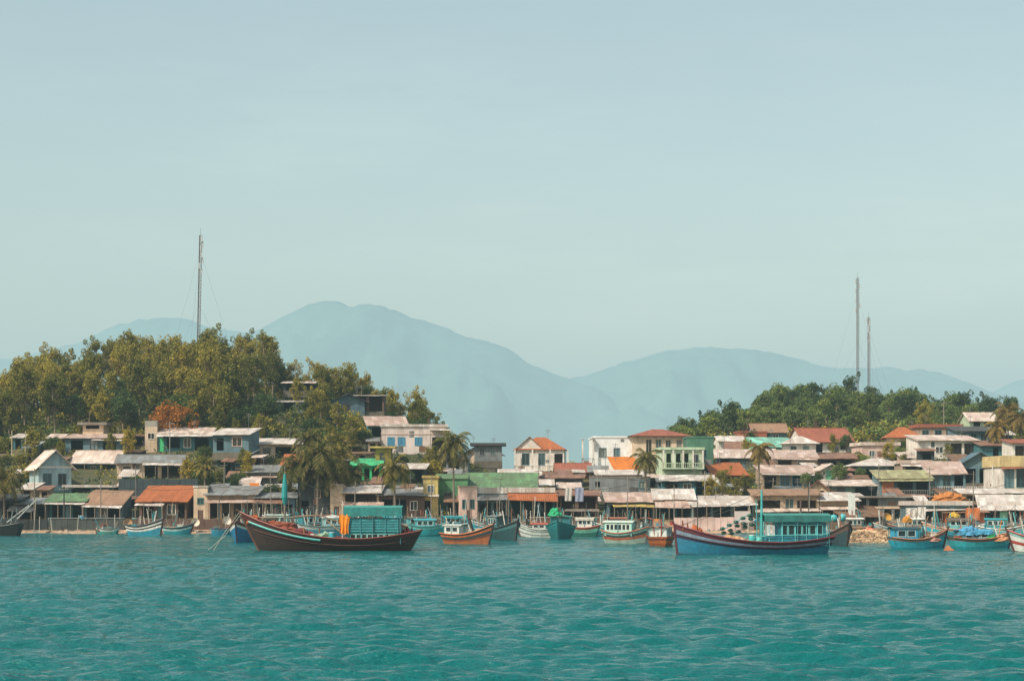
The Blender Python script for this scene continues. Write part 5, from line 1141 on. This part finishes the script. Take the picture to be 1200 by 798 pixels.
MORE = [(303, 631, 7.5, -120, '#1d4a54', '#24707a', '#a5563f', 'dark teal boat showing its bow just behind the red rail of the wooden boat', 1),
 (334, 627, 8.2, 10, '#23646c', '#46a0a0', '#c9ccc4', 'sea green boat with pale rail under the blue wrapped mast', 1),
 (370, 627, 7.8, 165, '#2a5f7a', '#3f8fb0', '#d8d5cc', 'mid blue boat among the poles in front of the tall dark shade block', 1),
 (408, 628, 7.5, -25, '#24686e', '#3fa0a0', '#7a4a3a', 'turquoise boat just visible left of the raincoat', 1),
 (428, 627, 8.0, 5, '#1f5f74', '#2f8fae', '#c9ccc4', 'blue boat hidden behind the turquoise louvred cabin', 1),
 (478, 628, 6.0, -160, '#2a4f54', '#3a7a7c', '#8d5f4a', 'dark green boat behind the stern of the dark wooden boat', 1),
 (520, 627, 6.5, -165, '#23666a', '#5fa8a4', '#d2d4cc', 'pale green boat behind the white cabin of the orange and brown boat', 1),
 (612, 627, 5.5, -78, '#1f4a50', '#2b7074', '#9a8a76', 'narrow dark boat bow on between the dark teal and off-white boats', 0),
 (692, 627, 6.2, 14, '#5a4a40', '#7a5a48', '#a8866a', 'brown weathered boat drawn up below the draped shack', 0),
 (756, 630, 5.6, -100, '#2a6f74', '#4fa3a3', '#d8d5cc', 'small teal boat bow on between the mint and the orange boats', 1),
 (1008, 629, 5.5, 8, '#27666e', '#3f9aa5', '#b98a6a', 'faded teal boat beyond the rubble bank', 1),
 (1040, 630, 5.0, -150, '#2b6f86', '#3fa0b8', '#d8d5cc', 'light blue boat tucked behind the cyan wheelhouse stern', 0),
 (1112, 632, 6.5, 168, '#23707c', '#2f9fb0', '#c9a08a', 'teal blue boat behind the small wooden float', 1),
 (452, 627.5, 6.2, 172, '#244f58', '#3f8088', '#b98a6a', 'slate teal boat half hidden by the stern of the turquoise louvred cabin', 1),
 (575, 628, 6.0, -150, '#1f5f70', '#3a93a8', '#d8d5cc', 'mid blue boat in the shadow behind the dark teal bow', 1),
 (678, 629, 5.6, 165, '#2a6a60', '#5fa890', '#a5563f', 'sea green boat with red rail right of the broad plain teal bow', 1),
 (716, 628, 5.2, -170, '#24606c', '#3f9aa0', '#c9ccc4', 'small teal boat with pale rail behind the mint cabin boat', 1),
 (1062, 630, 5.8, 170, '#1f6a7c', '#2f97a8', '#8d5f4a', 'blue boat with brown rail in the second row behind the cyan wheelhouse boat', 1),
 (1134, 631, 5.6, 10, '#2a7078', '#57b0b0', '#d2d4cc', 'pale rimmed teal boat in the second row behind the blue canvas bundle', 1),
 (1196, 631, 5.4, 168, '#25607a', '#3f8fb0', '#c9ccc4', 'blue boat in the second row by the slanting white roof', 1),
 (1178, 632, 6.4, -20, '#2a6a70', '#57b0b4', '#c9ccc4', 'green blue boat behind the bow of the canvas piled boat', 1)]
for i, (px, wp, L, yw, c1, c2, rl, lab, cb_) in enumerate(MORE):
    boat(lab, px, wp, L, yw, [(.3, '#253436'), (.62, c1), (.86, c2), (1, rl)], B=L * .34, hb=1.2 + L * .14, hm=.6 + L * .1, hs=.8 + L * .12, rake=.7, rail=rl, stem='#3a302c',
         cabins=[cab(L, -.34, .0, L * .25, .7 + L * .1, 1.75 + L * .1, CL[(i * 3) % 7], CL[(i * 5 + 2) % 7], 3, .25 if i % 3 == 0 else 0)] if cb_ else [], masts=[(L * .12, 3.4 + .3 * (i % 4), .05), (-L * .25, 3.0 + .4 * (i % 3), .04, .4)], extra=clutter_extra(40 + i, CL, 7))

# ------------------------------------------------------------------ loose gear
def heap(label, cat, name, loc, rx, ry, rz, hexc, seed, sm=False):
    o = MB().lump(0, 0, 0, rx, ry, rz, seed, 22, 9, .4, 2.4).build(name, paint(hexc, .95, .7, 3), None, smooth=sm); o.location = loc; tag(o, label, cat); return o
def barrel(loc, hexc, label, r=.3, h=.8, group=None):
    t = thing('barrel', label, 'barrel', loc, group=group)
    MB().lathe([(0, 0), (r * .92, 0), (r, .12), (r * 1.02, h * .3), (r, h * .33), (r * 1.04, h * .5), (r, h * .66), (r * 1.02, h * .7), (r * .95, h), (0, h)], 16).build('drum', paint(hexc, .5, .2), t)
    MB().lathe([(r * .98, h), (r * .98, h + .05), (0, h + .06)], 16).build('lid', paint('#d6dcd8', .5), t)
# on the dark boat
def cloth(loc, w, h, hexc, label, rz=0):
    mb = MB(); n, m = 10, 12
    for j in range(m + 1):
        for i in range(n + 1):
            u, v = i / n - .5, j / m
            mb.v.append((u * w * (1 - .15 * v + .1 * math.sin(v * 7)), .09 * math.sin(u * 16 + v * 2) * (.3 + v), -v * h - .05 * math.cos(u * 9)))
    for j in range(m):
        for i in range(n): mb.f.append([j * (n + 1) + i, j * (n + 1) + i + 1, (j + 1) * (n + 1) + i + 1, (j + 1) * (n + 1) + i]); mb.m.append(0)
    o = mb.build('raincoat', paint(hexc, .6, .15), None, smooth=True); o.location = loc; o.rotation_euler.z = rz
    tag(o, label, 'cloth')
cloth(oncraft(D, -1.45, 1.75, 3.55), .95, 1.85, '#f08a12', 'bright orange raincoat hanging at the front corner of the turquoise cabin')
heap('reddish brown net heaped along the bow of the dark wooden boat', 'fishing net', 'net_heap', oncraft(D, 5.2, 0, 1.85), 1.7, .85, .95, '#8d4a36', 1)
heap('orange brown net bundle tucked into the very bow of the dark wooden boat', 'fishing net', 'net_heap', oncraft(D, 7.5, 0, 2.65), .75, .34, .8, '#a5552f', 31)
heap('dark red net heaped amidships on the dark wooden boat', 'fishing net', 'net_heap', oncraft(D, 2.9, .4, 1.15), 1.5, 1.0, .9, '#6d2f30', 2)
heap('pale green net bundle beside the boom of the dark wooden boat', 'fishing net', 'net_heap', oncraft(D, .6, .2, .95), 1.1, 1.0, .8, '#8fae96', 3)
heap('dark red gear heap on the stern of the dark wooden boat', 'fishing net', 'net_heap', oncraft(D, -7.4, .1, 1.2), .55, .9, 1.0, '#7a2f3f', 4)
barrel(oncraft(D, -.2, .9, .95), '#2f9aa8', 'blue barrel in the waist of the dark wooden boat', .32, .85)
barrel(oncraft(D, -7.9, -.8, 1.2), '#3f9ac0', 'light blue barrel at the stern of the dark wooden boat', .28, .7)
barrel(oncraft(D, 1.6, 1.2, .95), '#d8d6ce', 'white barrel near the dark red net', .26, .7)
# on the blue boat
heap('tan net heap on the foredeck of the blue boat', 'fishing net', 'net_heap', oncraft(BL, 2.1, .2, .85), 1.6, 1.0, .8, '#c49a74', 5)
heap('orange brown net draped behind the bow rail of the blue boat', 'fishing net', 'net_heap', oncraft(BL, 5.35, 0, 1.7), .8, .42, .85, '#b5623a', 6)
heap('pinkish rope heap in front of the tan net on the blue boat', 'rope', 'rope_heap', oncraft(BL, 3.7, -.1, .9), .9, .8, .55, '#b9806a', 7)
barrel(oncraft(BL, .3, 1.0, .9), '#3fb8b0', 'turquoise barrel by the mast of the blue boat', .3, .85)
barrel(oncraft(BL, -.35, 1.1, .9), '#66cdc4', 'pale turquoise barrel against the blue boat cabin', .3, .7)
barrel(oncraft(BL, 1.15, 1.1, .9), '#d8b23f', 'small yellow barrel on the blue boat deck', .2, .5)
for i in range(15):
    u = (i % 5) / 4; k = i // 5
    o = MB().lathe([(0, -.2), (.12, -.16), (.2, 0), (.12, .16), (0, .2)], 10).build('net_float', paint('#1f5448', .35, .1), None, smooth=True)
    o.location = oncraft(BL, 2.9 - 2.5 * u - .15 * k, .3 - .3 * k, 2.35 + 1.25 * u - .42 * k + .06 * math.sin(i * 3)); o.scale = (1.35, 1, .85)
    tag(o, 'dark green oval float hanging in rows from the blue boat boom', 'float', 'green floats hung by the blue boat mast')
    bpy.data.objects[o.name].rotation_euler.y = .2 * math.sin(i)
for i, (px, py, lab) in enumerate([(977, 607, 'left one of two turquoise floats on the dark prow'), (987, 606, 'right one of two turquoise floats on the dark prow')]):
    o = MB().lathe([(0, -.42), (.25, -.36), (.4, -.15), (.42, .1), (.3, .32), (0, .42)], 14).build('float', paint('#4fb3b5', .5, .2), None, smooth=True); o.location = at(px, py, 178); tag(o, lab, 'float')
heap('bright green net bundle on the plain teal boat roof', 'fishing net', 'net_heap', at(650, 604, 183) , .75, .7, .8, '#2fae78', 8)
heap('orange round basket heap on the cyan boat wheelhouse roof', 'basket', 'basket_heap', at(1063, 620 - 8, 166), .5, .45, .6, '#c48a3a', 9)
heap('blue canvas bundle on the cyan boat by the wooden float', 'canvas', 'canvas_heap', at(1135, 627, 164), 1.0, .8, .85, '#4f97bd', 10)
heap('green net bundle on the cyan boat foredeck', 'fishing net', 'net_heap', at(1161, 631, 164), .5, .5, .5, '#2f9a5f', 12)
heap('tan sack pile on the bow of the cyan boat by the wooden float', 'sacks', 'sack_heap', at(1173, 634, 164), .9, .6, .55, '#c08a66', 13)
heap('pinkish sack pile along the cyan wheelhouse boat rail', 'sacks', 'sack_heap', at(1092, 634, 164), .9, .6, .45, '#b8897a', 14)
# wooden float between the cyan boats
WF = t = thing('wooden_float', 'small triangular wooden float between the two cyan boats', 'raft', at(1111, 645, wl(645)))
MB().add([(-.8, -.4, -.2), (.8, -.4, -.2), (0, .9, -.1), (-.8, -.4, .05), (.8, -.4, .05), (0, .3, .95)], [(0, 1, 2), (3, 5, 4), (0, 3, 4, 1), (1, 4, 5, 2), (2, 5, 3, 0)]).build('planking', paint('#a8683f', .8, .5), t)
WF.scale = (.7, .7, .55)
# rubble bank
rr = random.Random(4); mb = MB()
for i in range(420):
    px = rr.uniform(995, 1041); k = rr.random(); py = 640 - 18 * k; Y = 183 + 4 * k; p = at(px, py, Y); sz = rr.uniform(.16, .42); k0 = len(mb.f); c_ = rr.randrange(3)
    mb.lump(p.x, p.y, p.z - .2, sz * rr.uniform(.8, 1.9), sz, sz * rr.uniform(.7, 1.2), i, 7, 3, .9, 2.0)
    for f in range(k0, len(mb.f)): mb.m[f] = c_
mb.box(at(995, 0, 188).x, at(1041, 0, 188).x, 187.2, 231, -1.5, .7)
o = mb.build('rubble', [paint('#a88c6e', .95, .7, 2), paint('#7d6852', .95, .7, 2), paint('#c4aa88', .95, .5, 2)]); tag(o, 'bank of pale broken rubble on the shore right of the dark prow', 'rubble', kind='stuff')
heap('faded orange tarpaulin heap on top of the rubble bank', 'tarpaulin', 'tarpaulin', at(1020, 628, 189), 1.2, .8, .95, '#d5806a', 15)
heap('heap of dry orange-brown nets on the terrace roof', 'fishing net', 'net_heap', at(1113, 587, 243), 2.6, 1.4, 1.25, '#b8783f', 16)
heap('yellow net bundle under the tan plank canopy', 'fishing net', 'net_heap', at(1118, 606, 232), .8, .7, .7, '#c9a63f', 17)
# round basket boats on the beach
def basket(px, py, Y, label, hexc, tilt):
    t = thing('basket_boat', label, 'basket boat', at(px, py, Y)); t.rotation_euler = (tilt, 0, .3)
    MB().lathe([(0, -.55), (.5, -.5), (.8, -.3), (.95, .0), (1.0, .1), (.93, .1), (.87, .0), (.72, -.25), (.4, -.42), (0, -.46)], 20).build('shell', paint(hexc, .85, .4, 2), t)
    t.scale = (.62, .62, .62)
    MB().tube([(1.0 * math.cos(6.283 * k / 20), 1.0 * math.sin(6.283 * k / 20), .1) for k in range(21)], .06, 6).build('rim', paint('#9a7a55', .8), t)
basket(229, 612, 229.5, 'pale round basket boat leaning by the cream walled house', '#d8cdbd', 1.2)
basket(266, 610, 229.5, 'whitish round basket boat standing behind the bright blue skiff', '#cfc6ba', 1.25)
basket(150, 613, 230, 'small tan basket boat propped beside the striped blue boat', '#b08d6a', 1.1)
basket(612, 617, 229, 'weathered basket boat upturned on the sand left of the off-white boat', '#8d7a66', 2.6)
basket(1040, 606, 226, 'yellowish basket boat leaning at the cyan wheelhouse boat stern', '#c0913f', 1.0)
# stakes and drying poles along the shore
q = random.Random(21)
for i in range(46):
    px = q.choice([q.uniform(20, 300), q.uniform(300, 480), q.uniform(480, 720), q.uniform(780, 1190)]); Y = q.uniform(224, 230.5); h = q.uniform(2.0, 5.2)
    o = MB().tube([(0, 0, -2.0), (q.uniform(-.5, .5), q.uniform(-.2, .2), h)], q.uniform(.035, .06), 5).build('bamboo_pole', paint(q.choice(['#a89a84', '#c9c2b2', '#7a6a58', '#4f5a58']), .85)); o.location = ((px - 600) / F * Y, Y, 0)
    tag(o, 'thin upright bamboo stake at the water edge between moored boats', 'pole', 'bamboo stakes along the shore')
q = random.Random(33)
CC = ['#2f8fae', '#c9c2b2', '#8d5a40', '#d8d5cc', '#3f8f86', '#c9803f', '#6d7f86', '#a5463f']
CN = ['blue', 'pale grey', 'brown', 'white', 'green', 'orange', 'slate', 'red']
crate_m = []
for i in range(70):
    px = q.uniform(20, 1195); Y = q.uniform(231.8, 236.5); X = (px - 600) / F * Y; z = max(ground(X, Y), 1.0) ; c = q.randrange(8)
    if any(a - .3 < X < b + .3 and y0 < Y < y1 for a, b, y0, y1 in FOOT): continue
    if i % 3 == 0:
        barrel((X, Y, z), CC[c], '%s plastic barrel standing on the crowded quay' % CN[c], q.uniform(.28, .4), q.uniform(.7, 1.1), 'plastic barrels on the quay, %s' % CN[c])
    else:
        w_, h_ = q.uniform(.4, .9), q.uniform(.35, .8); t = thing('crate', '%s fish crate standing on the crowded quay' % CN[c], 'crate', (X, Y, z), q.uniform(-.5, .5), 'fish crates on the quay, %s' % CN[c])
        mb = MB()
        for k in range(3):
            z0 = h_ * k / 3; mb.box(-w_ / 2, w_ / 2, -.3, -.26, z0, z0 + h_ * .26); mb.box(-w_ / 2, w_ / 2, .26, .3, z0, z0 + h_ * .26); mb.box(-w_ / 2, -w_ / 2 + .04, -.258, .258, z0, z0 + h_ * .26); mb.box(w_ / 2 - .04, w_ / 2, -.258, .258, z0, z0 + h_ * .26)
        mb.box(-w_ / 2 + .05, w_ / 2 - .05, -.25, .25, .01, h_ * .8); mb.build('slats', paint(CC[c], .7, .4), t)
# sagging power lines
def wire(pts, label):
    mb = MB()
    for a, b in zip(pts, pts[1:]):
        a, b = at(*a), at(*b); mb.tube([a.lerp(b, k / 10) - Vector((0, 0, .9 * 4 * (k / 10) * (1 - k / 10))) for k in range(11)], .028, 4, cap=False)
    tag(mb.build('power_line', paint('#2e3232', .8, .1)), label, 'cable')
wire([(118, 566, 238), (262, 568, 239), (318, 566, 240), (415, 564, 242), (505, 566, 241)], 'low dark power line strung across the sheds and the palm clump')
wire([(585, 568, 240), (632, 566, 240), (735, 568, 240), (790, 566, 240), (905, 564, 241)], 'dark power line strung across the middle waterfront shops')
wire([(905, 564, 241), (948, 562, 241), (1030, 566, 240), (1140, 568, 240), (1190, 560, 242)], 'dark power line strung across the arcade and boat sheds')
wire([(75, 572, 235), (199, 566, 240), (430, 563, 247)], 'thin dark power line sagging above the left waterfront roofs')
wire([(199, 496, 277), (300, 520, 262), (430, 561, 247)], 'thin dark power line coming down the left slope to the green porch')
wire([(700, 557, 240), (826, 554, 240), (1010, 560, 245), (1163, 548, 259)], 'thin dark power line over the right waterfront roofs')
q = random.Random(63); mb = MB(); 
for i in range(700):
    px = q.uniform(-30, 1230); Y = q.uniform(227.5, 231.2); X = (px - 600) / F * Y; sz = q.uniform(.08, .3); k0 = len(mb.f)
    mb.lump(X, Y, max(ground(X, Y), -.05) - .05, sz * q.uniform(1, 2.5), sz, sz * .8, i, 6, 2, .6, 2); c_ = q.randrange(4)
    for f in range(k0, len(mb.f)): mb.m[f] = c_
o = mb.build('debris', [paint('#8a7f72', .95), paint('#4a4640', .95), paint('#b9a58c', .95), paint('#6d7a78', .95)]); tag(o, 'stones and washed up rubbish along the tide line', 'debris', kind='stuff')
for i in range(16):
    px = [40, 118, 160, 262, 318, 415, 505, 585, 632, 735, 790, 905, 948, 1030, 1090, 1140][i]; Y = q.uniform(236, 262); b = at(px, 600, Y); b.z = ground(b.x, Y); h = q.uniform(5.5, 8.5)
    if any(a < b.x < c and y0 < Y < y1 for a, c, y0, y1 in FOOT): Y = 235.3; b = at(px, 600, Y); b.z = ground(b.x, Y)
    t = thing('utility_pole', 'thin grey utility pole standing among the waterfront roofs', 'pole', b, group='utility poles among the waterfront roofs')
    MB().tube([(0, 0, -.5), (q.uniform(-.2, .2), 0, h)], [.09, .06], 6).build('shaft', paint('#7d786f', .8), t); MB().box(-.6, .6, -.04, .04, h - .5, h - .42).build('crossarm', paint('#5d554c', .8), t)
# lengths of bamboo props under the far left shed
for i, (xa, ya, xb, yb) in enumerate([(8, 612, 34, 592), (20, 608, 42, 586)]):
    a, b = at(xa, ya, 229), at(xb, yb, 231)
    o = MB().tube([(0, 0, 0), b - a], .09, 6).build('timber_prop', paint('#a3aaa6', .8)); o.location = a; tag(o, ['lower slanting timber prop beside the black boat', 'upper slanting timber prop against the dark tin shed'][i], 'prop')
# corner flags, sign panels
def panel(px, py, w, h, Y, hexc, label, cat='panel', name='signboard'):
    t = thing(name, label, cat, at(px, py, Y)); MB().box(-w / 2, w / 2, -.04, .04, 0, h).build('board', paint(hexc, .6, .3), t)
    MB().tube([(-w / 2 + .1, .1, -1.5), (-w / 2 + .1, .1, h)], .05, 5).build('post', paint('#777777', .7), t); MB().tube([(w / 2 - .1, .1, -1.5), (w / 2 - .1, .1, h)], .05, 5).build('post', paint('#777777', .7), t)
panel(298, 576, 1.4, 1.3, 243, '#d97a22', 'square orange board above the rusty scalloped awning')
panel(998, 606, 1.0, 3.4, 233, '#d5d9d4', 'tall white board standing beside the white roof band')
panel(870, 612, 2.2, 1.6, 230, '#c8b9b6', 'pale board with worn paint on the whitewashed quay')
for i, (px, py, w, h, hx, lab) in enumerate([(679, 583, 1.2, 2.0, '#8a8fa6', 'bluish sheet hung on the dark waterfront shack'), (666, 584, 1.0, 1.8, '#b9b2ac', 'grey sheet hung on the dark waterfront shack'), (1140, 607, 2.0, 1.7, '#c9713a', 'orange sheet hung under the tan plank canopy'), (1068, 607, 1.6, 2.0, '#cfc6bd', 'white sheet hung below the terrace arcade'), (1080, 606, 1.2, 1.6, '#d8d0c8', 'cream sheet hung beside the white one under the arcade')]):
    mb = MB()
    for j in range(7):
        for k in range(9): mb.v.append(((k / 8 - .5) * w, .06 * math.sin(k * 1.4 + j * .3), -h * j / 6))
    for j in range(6):
        for k in range(8): mb.f.append([j * 9 + k, j * 9 + k + 1, j * 9 + k + 10, j * 9 + k + 9]); mb.m.append(0)
    o = mb.build('hanging_sheet', paint(hx, .8, .4)); o.location = at(px, py - 12, 231.5); tag(o, lab, 'sheet')

# ------------------------------------------------------------------ light, sky, camera
SUN = Vector((-.68, -.58, .9)).normalized()
w = bpy.data.worlds.new('World'); bpy.context.scene.world = w; w.use_nodes = True; nt = w.node_tree
sk = N(nt, 'ShaderNodeTexSky', sky_type='NISHITA', sun_disc=False); sk.sun_elevation = math.asin(SUN.z); sk.sun_rotation = math.atan2(SUN.x, SUN.y); sk.dust_density = 2; sk.air_density = 1.2
tint = mixc(nt, 1.0, sk.outputs[0], (1.58, 1.36, 1.05), 'MULTIPLY')
cn = noise(nt, coords(nt, (2, 2, 9), 'Generated'), 2.2, 6, .6)
tint = mixc(nt, 1.0, tint, ramp(nt, cn, [(.38, (.96, .97, .98)), (.55, (1.0, 1.0, 1.0)), (.75, (1.12, 1.09, 1.07))]), 'MULTIPLY')
bg = nt.nodes['Background']; nt.links.new(tint, bg.inputs[0]); bg.inputs[1].default_value = .15
sl = bpy.data.lights.new('sun', 'SUN'); sl.energy = 5; sl.angle = R(.6); sl.color = (1, .92, .79)
so = bpy.data.objects.new('sun', sl); C.objects.link(so); so.rotation_euler = SUN.to_track_quat('Z', 'Y').to_euler(); so.location = (-80, -40, 120)
cam = bpy.data.cameras.new('camera'); cam.sensor_width = 36; cam.lens = 36 * F / 1200; cam.shift_y = (HY - 399) / 1200; cam.clip_end = 20000; cam.clip_start = .5
co = bpy.data.objects.new('camera', cam); C.objects.link(co); co.location = (0, 0, HC); co.rotation_euler = (R(90), 0, 0)
sc = bpy.context.scene; sc.camera = co
sc.view_settings.view_transform = 'Standard'; sc.view_settings.look = 'None'; sc.view_settings.exposure = 0
sc.cycles.max_bounces = 6; sc.cycles.transparent_max_bounces = 8; sc.cycles.volume_bounces = 0; sc.cycles.sample_clamp_direct = 1.4; sc.cycles.sample_clamp_indirect = 3
